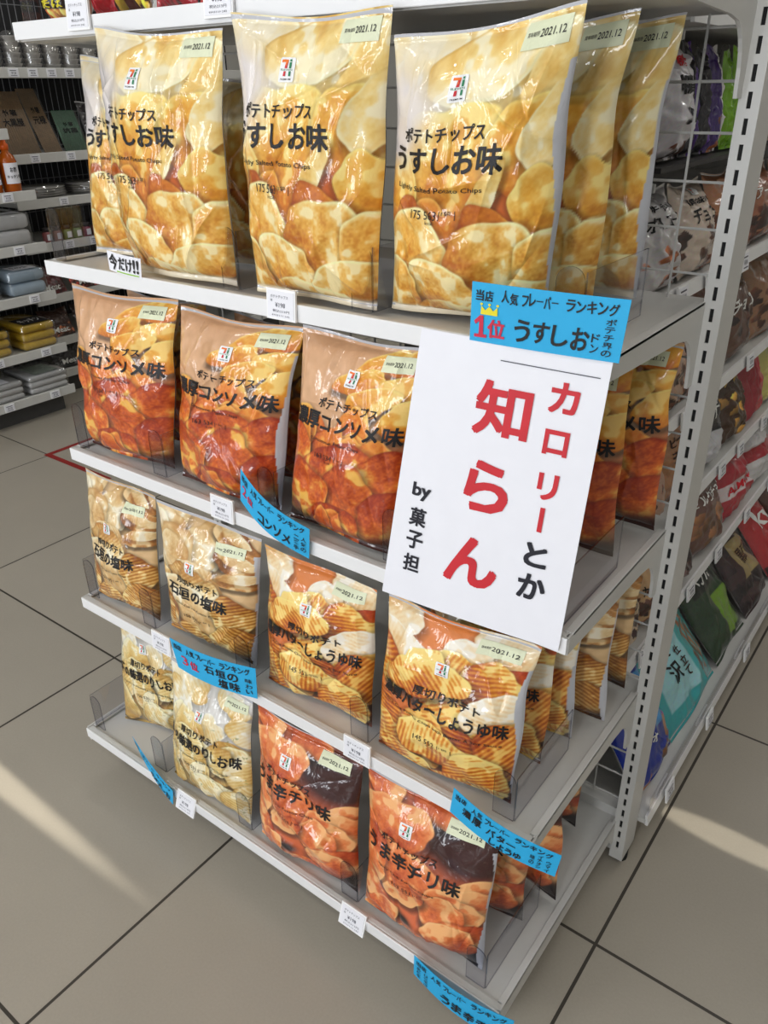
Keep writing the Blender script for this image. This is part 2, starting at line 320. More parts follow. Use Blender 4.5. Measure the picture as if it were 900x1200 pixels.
# ------------------------------------------------------------------ printed designs, painted with numpy: chips overlapping chips
PH = 360; ASP = 0.75; PW = int(PH*ASP)
def grid_noise(rng, n, w=PW, h=PH):
    nx = n+2; ny = int(n/ASP)+2; g = rng.random((ny, nx))
    ys = np.linspace(0, ny-1.001, h); xs = np.linspace(0, nx-1.001, w); y0 = ys.astype(int); x0 = xs.astype(int)
    fy = (ys-y0)[:, None]; fx = (xs-x0)[None]; fy = fy*fy*(3-2*fy); fx = fx*fx*(3-2*fx)
    return (g[y0][:, x0]*(1-fy)*(1-fx)+g[y0+1][:, x0]*fy*(1-fx)+g[y0][:, x0+1]*(1-fy)*fx+g[y0+1][:, x0+1]*fy*fx)
VV, UU = np.meshgrid(np.linspace(0, 1, PH), np.linspace(0, ASP, PW), indexing='ij')
def chip(img, rng, cx, cy, rx, ry, ang, lo, mid, hi, ridge=0.0, spk=0.10, curl=None, shadow=0.42, rim=0.6, rdir=None):
    cx *= ASP
    c, s = math.cos(ang), math.sin(ang); dx, dy = UU-cx, VV-cy
    p = (dx*c+dy*s)/rx; q = (-dx*s+dy*c)/ry
    ph = rng.random(4)*6.28
    def rr(p, q):
        th = np.arctan2(q, p); return np.hypot(p, q)/(1+.08*np.sin(2*th+ph[0])+.07*np.sin(3*th+ph[1])+.035*np.sin(5*th+ph[2])+.02*np.sin(9*th+ph[3]))
    r = rr(p, q)
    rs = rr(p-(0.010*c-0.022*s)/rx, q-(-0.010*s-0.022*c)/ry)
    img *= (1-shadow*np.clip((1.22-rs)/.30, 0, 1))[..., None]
    a = curl if curl is not None else rng.random()*6.28
    d = p*math.cos(a)+q*math.sin(a); e = -p*math.sin(a)+q*math.cos(a)
    n = N1*.6+N2*.4
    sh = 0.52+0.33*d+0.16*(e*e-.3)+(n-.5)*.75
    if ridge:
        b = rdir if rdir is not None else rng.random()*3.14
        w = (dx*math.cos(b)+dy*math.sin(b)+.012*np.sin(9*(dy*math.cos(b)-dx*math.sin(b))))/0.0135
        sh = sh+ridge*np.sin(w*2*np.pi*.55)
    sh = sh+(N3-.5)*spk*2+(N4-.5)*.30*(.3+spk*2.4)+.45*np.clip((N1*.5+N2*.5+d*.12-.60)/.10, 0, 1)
    sh = np.clip(sh, 0, 1)[..., None]
    lo, mid, hi = (np.array(x, float) for x in (lo, mid, hi))
    col = np.where(sh < .5, lo+(mid-lo)*sh*2, mid+(hi-mid)*(sh*2-1))
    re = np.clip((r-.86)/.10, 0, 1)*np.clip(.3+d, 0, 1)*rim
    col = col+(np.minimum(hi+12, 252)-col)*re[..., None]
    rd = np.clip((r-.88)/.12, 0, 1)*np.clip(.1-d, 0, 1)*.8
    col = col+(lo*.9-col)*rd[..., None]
    m = np.clip((1-r)/.03, 0, 1)[..., None]
    img += (col-img)*m
def blend(img, col, m): img += (np.array(col, float)-img)*np.clip(m, 0, 1)[..., None]
def gauss(cx, cy, sx, sy): return np.exp(-((UU-cx*ASP)/sx)**2-((VV-cy)/sy)**2)
def scatter(img, rng, n, box, size, pal, ridge=0, **k):
    pts = [(rng.uniform(box[0], box[2]), rng.uniform(box[1], box[3])) for _ in range(n)]
    for x, y in sorted(pts, key=lambda p: -p[1]+rng.random()*.12):
        r = rng.uniform(*size); chip(img, rng, x, y, r, r*rng.uniform(.6, .95), rng.random()*3.14, *pal, ridge=ridge, **k)
def design(kind, seed):
    global N1, N2, N3, N4
    rng = np.random.default_rng(seed); N1 = grid_noise(rng, 7); N2 = grid_noise(rng, 22); N3 = grid_noise(rng, 90); N4 = grid_noise(rng, 42)
    img = np.zeros((PH, PW, 3))
    if kind == 'salt':
        pal = ((196, 118, 34), (236, 178, 78), (252, 226, 150)); pale = ((226, 178, 92), (246, 218, 150), (253, 242, 208)); deep = ((178, 88, 26), (222, 140, 56), (246, 196, 110))
        img[:] = (214, 124, 62)
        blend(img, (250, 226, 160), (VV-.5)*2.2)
        scatter(img, rng, 9, (0, .70, 1, 1.02), (.14, .22), pale, shadow=.16, spk=.05)
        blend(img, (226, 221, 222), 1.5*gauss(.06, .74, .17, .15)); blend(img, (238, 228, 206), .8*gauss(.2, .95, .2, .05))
        chip(img, rng, .60, .90, .24, .12, .2, *pale, shadow=.15, spk=.05); chip(img, rng, .95, .80, .16, .12, 1, *pale, shadow=.2)
        chip(img, rng, .42, .57, .27, .24, .4, *pal, curl=1.3, shadow=.15)
        chip(img, rng, .88, .62, .15, .19, .3, *pal, shadow=.3, curl=.9); chip(img, rng, .97, .70, .09, .15, -.5, *pale, shadow=.3)
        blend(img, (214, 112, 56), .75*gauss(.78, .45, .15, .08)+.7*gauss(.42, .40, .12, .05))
        chip(img, rng, .66, .50, .05, .12, -.55, *pale, shadow=.3); chip(img, rng, .93, .46, .10, .12, .4, *pal, shadow=.4, curl=1.5)
        chip(img, rng, .10, .50, .12, .16, .2, *pal, shadow=.2)
        scatter(img, rng, 5, (0, .30, 1, .42), (.11, .16), deep)
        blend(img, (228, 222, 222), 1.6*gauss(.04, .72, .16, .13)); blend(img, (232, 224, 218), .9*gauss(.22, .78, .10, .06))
        for q in ((.22, .30, .20, .14, .3), (.70, .27, .19, .15, -.2), (.98, .22, .13, .16, .3), (.38, .15, .20, .12, .1), (.80, .09, .20, .10, .2), (.08, .12, .14, .12, .6), (.5, .02, .22, .09, 0)):
            chip(img, rng, *q, (196, 116, 36), (238, 186, 96), (254, 236, 186), rim=.9, spk=.14, curl=rng.uniform(.6, 2.2))
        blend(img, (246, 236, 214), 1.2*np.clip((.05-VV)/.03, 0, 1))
    elif kind == 'consomme':
        pal = ((150, 52, 20), (216, 108, 40), (246, 182, 92)); up = ((206, 112, 30), (236, 172, 70), (251, 216, 136))
        img[:] = (224, 182, 146); img += ((N2-.5)*14)[..., None]
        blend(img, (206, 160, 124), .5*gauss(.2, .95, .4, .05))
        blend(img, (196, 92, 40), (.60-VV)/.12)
        for q in ((.72, .90, .13, .07, .3), (.95, .93, .13, .06, .2), (.58, .82, .14, .06, .3), (.93, .80, .14, .08, .1), (.70, .74, .15, .07, .25), (.95, .68, .12, .09, .2)):
            chip(img, rng, *q, *up, curl=1.2, rim=.9)
        scatter(img, rng, 8, (0, .42, 1, .60), (.11, .17), ((176, 70, 26), (232, 140, 58), (250, 204, 116)))
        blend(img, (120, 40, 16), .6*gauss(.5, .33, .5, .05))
        for q in ((.12, .44, .10, .15, .2), (.5, .40, .27, .12, .2), (.90, .40, .15, .13, -.2), (.62, .27, .19, .16, .3), (.20, .23, .20, .16, .1), (.92, .19, .16, .14, .1), (.52, .10, .20, .11, -.1)):
            chip(img, rng, *q, (164, 56, 20), (222, 116, 46), (248, 196, 104), rim=.8, spk=.16, shadow=.5, curl=-1.4)
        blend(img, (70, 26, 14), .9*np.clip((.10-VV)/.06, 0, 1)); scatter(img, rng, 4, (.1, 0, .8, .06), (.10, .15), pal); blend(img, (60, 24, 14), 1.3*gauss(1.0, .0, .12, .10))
    elif kind == 'ishigaki':
        pal = ((158, 98, 36), (216, 164, 88), (250, 228, 176)); pale = ((206, 162, 106), (238, 214, 172), (250, 240, 218))
        img[:] = (226, 196, 156); blend(img, (196, 140, 76), (.40-VV)/.2); img += ((N2-.5)*16)[..., None]
        scatter(img, rng, 6, (0, .72, .6, 1), (.13, .2), pale, shadow=.25, spk=.04)
        for q in ((.78, .93, .17, .07, -.4), (.86, .78, .19, .08, -.2), (.90, .66, .16, .07, .1)):
            chip(img, rng, *q, (126, 78, 36), (196, 142, 84), (240, 212, 168), shadow=.45); chip(img, rng, q[0]-.02, q[1]+.02, q[2]*.8, q[3]*.55, q[4], *pale, shadow=.1)
        chip(img, rng, .2, .68, .17, .15, .3, *pale, shadow=.2); chip(img, rng, .5, .60, .2, .10, -.2, *pale, shadow=.2, ridge=.12)
        scatter(img, rng, 4, (0, .44, 1, .55), (.12, .17), ((196, 146, 84), (236, 206, 150), (252, 238, 206)), ridge=.12)
        chip(img, rng, .42, .36, .26, .17, -.3, *pale, shadow=.2, spk=.04)
        for q in ((.82, .38, .15, .14, .6), (.10, .22, .13, .16, .2), (.82, .16, .18, .13, .5), (.42, .10, .19, .09, -.2), (.66, .03, .18, .09, .1), (.12, .03, .15, .09, .1)):
            chip(img, rng, *q, *pal, ridge=.28, shadow=.5)
        blend(img, (70, 44, 18), 1.2*gauss(1.0, 0, .12, .09))
    elif kind == 'butter':
        pal = ((184, 92, 26), (230, 160, 66), (252, 224, 150)); pale = ((226, 178, 120), (246, 226, 192), (252, 246, 234))
        img[:] = (232, 150, 92); blend(img, (206, 106, 46), (.6-VV)/.3)
        for q in ((.10, .93, .17, .08, -.2), (.85, .93, .20, .09, -.3), (.14, .80, .18, .08, -.2), (.62, .85, .12, .09, .4)):
            chip(img, rng, *q, *pale, shadow=.3, spk=.05, ridge=.06)
        for q in ((.93, .78, .14, .07, .2), (.75, .74, .12, .07, .2)): chip(img, rng, *q, (176, 66, 24), (226, 120, 52), (246, 178, 96), shadow=.45)
        scatter(img, rng, 8, (0, .48, 1, .74), (.14, .2), pal, ridge=.22)
        chip(img, rng, .38, .66, .22, .12, .2, *pal, ridge=.25, rdir=.6); chip(img, rng, .88, .56, .16, .14, -.3, *pale, shadow=.35, ridge=.12)
        scatter(img, rng, 6, (0, .25, 1, .42), (.14, .2), ((168, 76, 22), (222, 142, 54), (250, 208, 126)), ridge=.24)
        for q in ((.12, .20, .15, .12, .3), (.50, .28, .24, .13, -.1), (.78, .16, .17, .15, .2), (.22, .08, .25, .10, -.2), (.70, .03, .2, .09, .1)):
            chip(img, rng, *q, *pal, ridge=.28, shadow=.5)
    elif kind == 'nori':
        pal = ((200, 156, 80), (232, 206, 142), (250, 240, 208)); pale = ((222, 184, 110), (240, 226, 190), (250, 246, 232))
        img[:] = (226, 224, 220); blend(img, (214, 180, 110), (.5-VV)/.15)
        for q in ((.28, .92, .19, .12, -.3), (.80, .92, .17, .08, -.5), (.18, .78, .17, .11, -.2), (.62, .68, .13, .10, .5), (.95, .72, .14, .09, -.6)): chip(img, rng, *q, *pale, shadow=.2, spk=.05, ridge=.1)
        chip(img, rng, .30, .60, .2, .16, .5, *pal, shadow=.25); chip(img, rng, .86, .52, .16, .11, -.2, *pal, ridge=.2)
        scatter(img, rng, 7, (0, .30, 1, .50), (.14, .2), pal, ridge=.12); 
        blend(img, (188, 128, 66), .5*gauss(.5, .27, .2, .06))
        scatter(img, rng, 7, (0, 0, 1, .26), (.14, .2), pal, ridge=.18)
        blend(img, (110, 120, 60), np.clip((N3*N2-.55)*6, 0, .5)*(VV < .7))
    elif kind == 'chili':
        pal = ((172, 62, 26), (230, 126, 68), (250, 188, 128)); 
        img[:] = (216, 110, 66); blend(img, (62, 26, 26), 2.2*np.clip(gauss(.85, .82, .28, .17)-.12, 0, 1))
        chip(img, rng, .55, .96, .16, .07, -.2, *pal); blend(img, (40, 16, 16), 1.4*gauss(.52, .87, .09, .03)); chip(img, rng, .12, .96, .15, .08, -.3, *pal)
        chip(img, rng, .25, .76, .26, .16, .2, *pal, shadow=.2, curl=1.3); 
        for q in ((.92, .55, .15, .10, .5), (.34, .52, .28, .17, -.1), (.80, .46, .17, .13, .3), (.10, .50, .13, .18, .1)): chip(img, rng, *q, *pal, shadow=.35)
        scatter(img, rng, 7, (0, .20, 1, .40), (.13, .18), pal)
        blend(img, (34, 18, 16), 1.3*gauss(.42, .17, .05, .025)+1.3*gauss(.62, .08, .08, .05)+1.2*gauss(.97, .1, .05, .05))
        for q in ((.22, .13, .12, .10, .4), (.78, .20, .15, .11, .1), (.55, .06, .14, .08, -.2), (.08, .05, .12, .08, .2)): chip(img, rng, *q, *pal, rim=.8, spk=.15)
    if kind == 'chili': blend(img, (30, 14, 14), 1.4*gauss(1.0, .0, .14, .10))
    img = np.clip(img, 0, 255)/255; pw = {'salt': (1.10, 1.14, 1.22), 'chili': (1.05, 1.08, 1.10), 'nori': (1.1, 1.14, 1.2), 'consomme': (1.12, 1.16, 1.2)}.get(kind, (1.16, 1.22, 1.3)); g = 255*img**np.array(pw); return np.clip(g, 0, 255)
IMGS = {}
def get_print(kind):
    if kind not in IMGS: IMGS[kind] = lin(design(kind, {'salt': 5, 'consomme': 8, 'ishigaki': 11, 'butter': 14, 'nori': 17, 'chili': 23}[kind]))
    return IMGS[kind]
def sample(img, u, v):
    h, w = img.shape[:2]; x = np.clip(u, 0, 1)*(w-1.001); y = np.clip(v, 0, 1)*(h-1.001); x0 = x.astype(int); y0 = y.astype(int)
    fx = (x-x0)[..., None]; fy = (y-y0)[..., None]
    return img[y0, x0]*(1-fx)*(1-fy)+img[y0, x0+1]*fx*(1-fy)+img[y0+1, x0]*(1-fx)*fy+img[y0+1, x0+1]*fx*fy
# ------------------------------------------------------------------ pillow bag sheets
def fnoise(rng, U, V, n, f0, f1):
    s = np.zeros_like(U)
    for _ in range(n):
        a = rng.random()*6.28; f = rng.uniform(f0, f1); s += np.sin(6.283*f*(U*math.cos(a)+V*math.sin(a))+rng.random()*6.28)
    return s/math.sqrt(n)
def sheet(BL, BR, TL, TR, T, nu, nv, seed, crease=1.0, pinch=0.018, share=0.55, flip=1, wave=0.004):
    """a pillow bag: returns front grid, back grid (nv, nu, 3) and the front normals"""
    rng = np.random.default_rng(seed)
    BL, BR, TL, TR = (np.array(x, float) for x in (BL, BR, TL, TR))
    u = np.linspace(0, 1, nu); v = np.linspace(0, 1, nv); U, V = np.meshgrid(u, v)
    wd = np.linalg.norm(BR-BL); ht = np.linalg.norm((TL+TR-BL-BR)/2)
    pin = pinch*np.sin(np.pi*np.clip(V, 0, 1))**.8+.010*np.sin(V*9+seed)*np.sin(np.pi*V)+.028*crease*np.exp(-((V-.72-.05*math.sin(seed))/.13)**2)*(.6+.4*np.where(U > .5, math.sin(seed*1.7), math.cos(seed*2.3)))
    U2 = U+(0.5-U)*2*pin
    Lw = (1-U2)[..., None]; Rw = U2[..., None]; bw = (1-V)[..., None]; tw = V[..., None]
    jit = rng.normal(0, .0018, (4, 3))*min(1.0, wd/.2)*crease; jit[:2, 2] = 0
    BLj, BRj, TLj, TRj = BL+jit[0], BR+jit[1], TL+jit[2], TR+jit[3]
    P = (BLj*Lw+BRj*Rw)*bw+(TLj*Lw+TRj*Rw)*tw
    sag = np.array([0, 0, 1.0])*(-.007*crease*np.clip(2*V-1, 0, 1)**3*np.sin(np.pi*U)**1.5)[..., None]; P = P+sag
    eu = (BR-BL)/wd; ev = (TL+TR-BL-BR)/2; ev /= np.linalg.norm(ev); n = np.cross(eu, ev); n /= np.linalg.norm(n)
    su, sv = 0.03, 0.028
    pu = np.clip(1-np.abs(2*U-1)**2.2, 0, 1)**.62
    vv = np.clip((V-sv)/(1-2*sv), 0, 1)**.78; pv = np.clip(1-np.abs(2*vv-1)**2.8, 0, 1)**.72
    body = pu*pv
    # folds that fan out of the two seals
    fan = np.zeros_like(U)
    for k in range(7):
        c = rng.uniform(.05, .95); w = rng.uniform(.012, .03); sl = rng.uniform(-.35, .35); L = rng.uniform(.10, .28); a = rng.uniform(.5, 1)
        for top in (0, 1):
            d = (1-V) if top else V
            if rng.random() < .35: continue
            fan += a*np.exp(-np.abs(U-c-sl*d)/(w+d*.12))*np.exp(-(d/L)**2)*(1 if rng.random() < .5 else -1)
    cr = np.zeros_like(U)
    for k in range(16):
        x0, y0 = rng.uniform(.05, .95), rng.uniform(.08, .95); a = rng.normal(math.pi/2, .75); L = rng.uniform(.10, .34); w = rng.uniform(.012, .026)
        X, Y = U-x0, (V-y0)*ht/wd; al = X*math.cos(a)+Y*math.sin(a); d = -X*math.sin(a)+Y*math.cos(a)+.35*al*al*rng.uniform(-1, 1)
        cr += rng.choice([-1, 1])*rng.uniform(.5, 1)*np.exp(-np.abs(d)/w)*np.exp(-(al/L)**2)
    low = fnoise(rng, U, V*1.35, 6, 1.0, 2.6); mid = fnoise(rng, U, V*1.35, 8, 4, 8); fold = np.abs(fnoise(rng, U*1.0, V*1.1, 4, 1.2, 3.0))
    edge = np.clip(pu*1.5, 0, 1)*np.clip(pv*2.0, 0, 1)
    off = T*1.12*share*body*(1+.10*low)+crease*edge*(0.0056*fan+0.0042*cr+0.0008*mid-0.0034*fold)
    bow = wave*np.sin(2.2*np.pi*U+rng.random()*6)*np.clip(np.abs(2*V-1)**3, 0, 1)
    rib = np.where((V > 1-sv) | (V < sv), .0004*np.sin(V*ht/.0016), 0)
    F = P+n*(off+bow+rib)[..., None]
    B = P+n*(bow-T*(1-share)*body*(1+.05*low))[..., None]
    du = np.gradient(F, axis=1); dv = np.gradient(F, axis=0); N = np.cross(du, dv); N /= np.linalg.norm(N, axis=2, keepdims=True)+1e-12
    return F, B, N
def grid_faces(nu, nv, base=0, flip=False):
    i = np.arange(nv-1)[:, None]*nu+np.arange(nu-1)[None]+base
    q = np.stack([i, i+1, i+1+nu, i+nu], -1).reshape(-1, 4); return q[:, ::-1] if flip else q
def bag_mesh(name, F, B, cf, cb, parent, material):
    nv, nu = F.shape[:2]; off = np.array(origin(parent))
    st = max(1, nu//40); iu = np.unique(np.r_[np.arange(0, nu, st), nu-1]); iv = np.unique(np.r_[np.arange(0, nv, st), nv-1])
    Bc = B[iv][:, iu]; v = np.concatenate([F.reshape(-1, 3), Bc.reshape(-1, 3)])-off
    q = np.concatenate([grid_faces(nu, nv), grid_faces(len(iu), len(iv), nu*nv, True)])
    me = bpy.data.meshes.new(name); me.vertices.add(len(v)); me.vertices.foreach_set('co', v.ravel().astype(np.float32))
    me.loops.add(q.size); me.loops.foreach_set('vertex_index', q.ravel().astype(np.int32)); me.polygons.add(len(q))
    me.polygons.foreach_set('loop_start', np.arange(0, q.size, 4, dtype=np.int32))
    me.polygons.foreach_set('use_smooth', np.ones(len(q), bool)); me.update(calc_edges=True)
    at = me.color_attributes.new('print', 'FLOAT_COLOR', 'POINT')
    c = np.ones((len(v), 4), np.float32); c[:nu*nv, :3] = cf.reshape(-1, 3); c[nu*nv:, :3] = cb
    at.data.foreach_set('color', c.ravel()); me.materials.append(material); me.validate()
    return link_mesh(name, me, parent)
def surf(F, N):
    nv, nu = F.shape[:2]
    def fn(ab, off=0.0009):
        u = np.clip(ab[:, 0], 0, 1)*(nu-1.0001); v = np.clip(ab[:, 1], 0, 1)*(nv-1.0001); x = u.astype(int); y = v.astype(int); fx = (u-x)[:, None]; fy = (v-y)[:, None]
        g = lambda A: A[y, x]*(1-fx)*(1-fy)+A[y, x+1]*fx*(1-fy)+A[y+1, x]*(1-fx)*fy+A[y+1, x+1]*fx*fy
        return g(F)+g(N)*(off+(ab[:, 2:3]*LAY if ab.shape[1] > 2 else 0))
    return fn
def logo_ink(cu, cv, w, h):
    """white tile with an orange/red numeral seven, a green stroke and small words; 0 white 1 orange 2 red 3 green 4 ink"""
    k = Ink(); X = lambda a: cu+(a-.5)*w; Y = lambda b: cv+(b-.5)*h
    k.poly([(X(a), Y(b)) for a, b in ((.06, 0), (.94, 0), (1, .05), (1, .95), (.94, 1), (.06, 1), (0, .95), (0, .05))], 0)
    t = Ink(); Q = lambda *p: [(X(a), Y(b)) for a, b in p]
    t.poly(Q((.16, .80), (.60, .80), (.60, .90), (.16, .90)), 1)
    t.poly(Q((.46, .62), (.60, .80), (.46, .80)), 1); t.poly(Q((.40, .56), (.56, .56), (.60, .80), (.46, .80)), 2)
    t.poly(Q((.32, .24), (.48, .24), (.50, .44), (.36, .44)), 2)
    t.poly(Q((.68, .24), (.80, .24), (.80, .44), (.68, .44)), 3); t.poly(Q((.68, .56), (.80, .56), (.80, .80), (.68, .80)), 3)
    t.poly(Q((.69, .83), (.80, .83), (.80, .92), (.69, .92)), 3)
    t.text('ELEVEN', X(.14), Y(.465), X(.88), Y(.535), 3, .01, res=1); t.text('PREMIUM', X(.16), Y(.08), X(.84), Y(.15), 4, .01, res=1)
    return k, t
DESIGN = {
 'salt': dict(line1=('ポテトチップス', 0.155, 0.675, 0.645, 0.725), title=('うすしお味', 0.075, 0.575, 0.755, 0.665), en=('Lightly Salted Potato Chips', 0.105, 0.515, 0.665, 0.537), num=('175 563', 0.235, 0.425, 0.405, 0.455), logo=(0.450, .83, .092, .078), sticker=(.74, .905, .955, .975)),
 'consomme': dict(line1=('ポテトチップス', 0.305, 0.675, 0.785, 0.722), title=('濃厚コンソメ味', 0.075, 0.565, 0.965, 0.655), en=('Consomme Potato Chips', 0.265, 0.510, 0.705, 0.530), num=('163 534', 0.325, 0.435, 0.485, 0.460), logo=(0.530, .83, .092, .078), sticker=(.72, .885, .93, .955)),
 'ishigaki': dict(line1=('厚切りポテト', 0.275, 0.505, 0.705, 0.565), title=('石垣の塩味', 0.163, 0.395, 0.803, 0.490), en=('Thick Cut Salt Potato Chips', 0.245, 0.335, 0.725, 0.355), num=('150 535', 0.345, 0.255, 0.505, 0.280), logo=(0.450, .66, .092, .078), sticker=(.64, .82, .90, .895)),
 'butter': dict(line1=('厚切りポテト', 0.325, 0.565, 0.785, 0.620), title=('濃厚バターしょうゆ味', 0.070, 0.455, 0.943, 0.545), en=('Thick Cut Potato Chips with Butter & Soy Sauce', 0.078, 0.400, 0.918, 0.420), num=('145 552', 0.365, 0.290, 0.525, 0.320), logo=(0.490, .745, .092, .078), sticker=(.66, .885, .93, .955)),
 'nori': dict(line1=('厚切りポテト', 0.285, 0.560, 0.745, 0.620), title=('種の厳選のりしお味', 0.055, 0.440, 0.943, 0.535), en=('Thick Cut Seaweed & Salt Potato Chips', 0.116, 0.375, 0.836, 0.395), num=('150 531', 0.325, 0.300, 0.485, 0.325), logo=(0.490, .73, .092, .078), sticker=(.72, .88, .97, .95)),
 'chili': dict(line1=('ポテトチップス', 0.185, 0.650, 0.645, 0.700), title=('うま辛チリ味', 0.055, 0.535, 0.836, 0.635), en=('Spicy Chili Potato Chips', 0.185, 0.475, 0.665, 0.495), num=('163 551', 0.315, 0.400, 0.475, 0.425), logo=(0.390, .79, .092, .078), sticker=(.66, .88, .92, .955)),
}
_INKS = {}
def design_inks(kind):
    if kind in _INKS: return _INKS[kind]
    d = DESIGN[kind]; k = Ink()
    for key, b in (('line1', .014), ('title', .026), ('en', .004), ('num', .0)):
        k.text(*d[key], 0, b, res=2)
    a, b0, c, e = d['num'][1:]; k.text('1袋', a+.20, b0+.015, a+.255, e, 0, 0, res=1); k.text('kcal', a+.10, b0-.018, a+.15, b0-.006, 0, 0, res=1)
    for x in (a+.185, a+.275): k.rect(x, b0, x+.004, e)
    k.cut(64, 84)
    lw, lt = logo_ink(*d['logo']); lw.cut(64, 84); lt.cut(64, 84)
    s = d['sticker']; st = Ink().rect(*s).cut(64, 84); tx = Ink().text('賞味期限', s[0]+.018, s[1]+.030, s[0]+.075, s[1]+.042, 0, .0, res=1).text('2021.12', s[0]+.080, s[1]+.026, s[2]-.02, s[1]+.046, 0, .008, res=2).cut(64, 84)
    _INKS[kind] = (k, lw, lt, st, tx); return _INKS[kind]
def crisp_bag(kind, label, group, BL, BR, TL, TR, T, seed, nu=150, parts=True, crease=1.0):
    base = (np.array(BL)+np.array(BR))/2
    t = thing('potato_chip_bag', label, 'chip bag', tuple(base), group)
    nv = int(nu*1.32); F, B, N = sheet(BL, BR, TL, TR, T, nu, nv, seed, crease)
    U, V = np.meshgrid(np.linspace(0, 1, nu), np.linspace(0, 1, nv))
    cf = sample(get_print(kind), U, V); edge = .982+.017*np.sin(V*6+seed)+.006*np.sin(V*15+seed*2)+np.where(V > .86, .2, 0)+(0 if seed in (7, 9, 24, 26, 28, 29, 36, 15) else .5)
    cf = np.where((U > edge)[..., None], lin((196, 197, 203)), cf)
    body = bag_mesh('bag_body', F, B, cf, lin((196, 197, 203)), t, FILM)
    if parts:
        k, lw, lt, st, tx = design_inks(kind); fn = surf(F, N)
        k.mapped('lettering', fn, [INK], t)
        lo = lw.mapped('logo', fn, [LOGOWHITE, ORANGE, RED, GREEN, INK], t); lt.mapped('emblem', lambda p: fn(p, .0014), [LOGOWHITE, ORANGE, RED, GREEN, INK], lo)
        so = st.mapped('date_sticker', fn, [STICK], t); so['label'] = 'pale green date sticker'; tx.mapped('date_print', lambda p: fn(p, .0014), [INK], so)
    return t
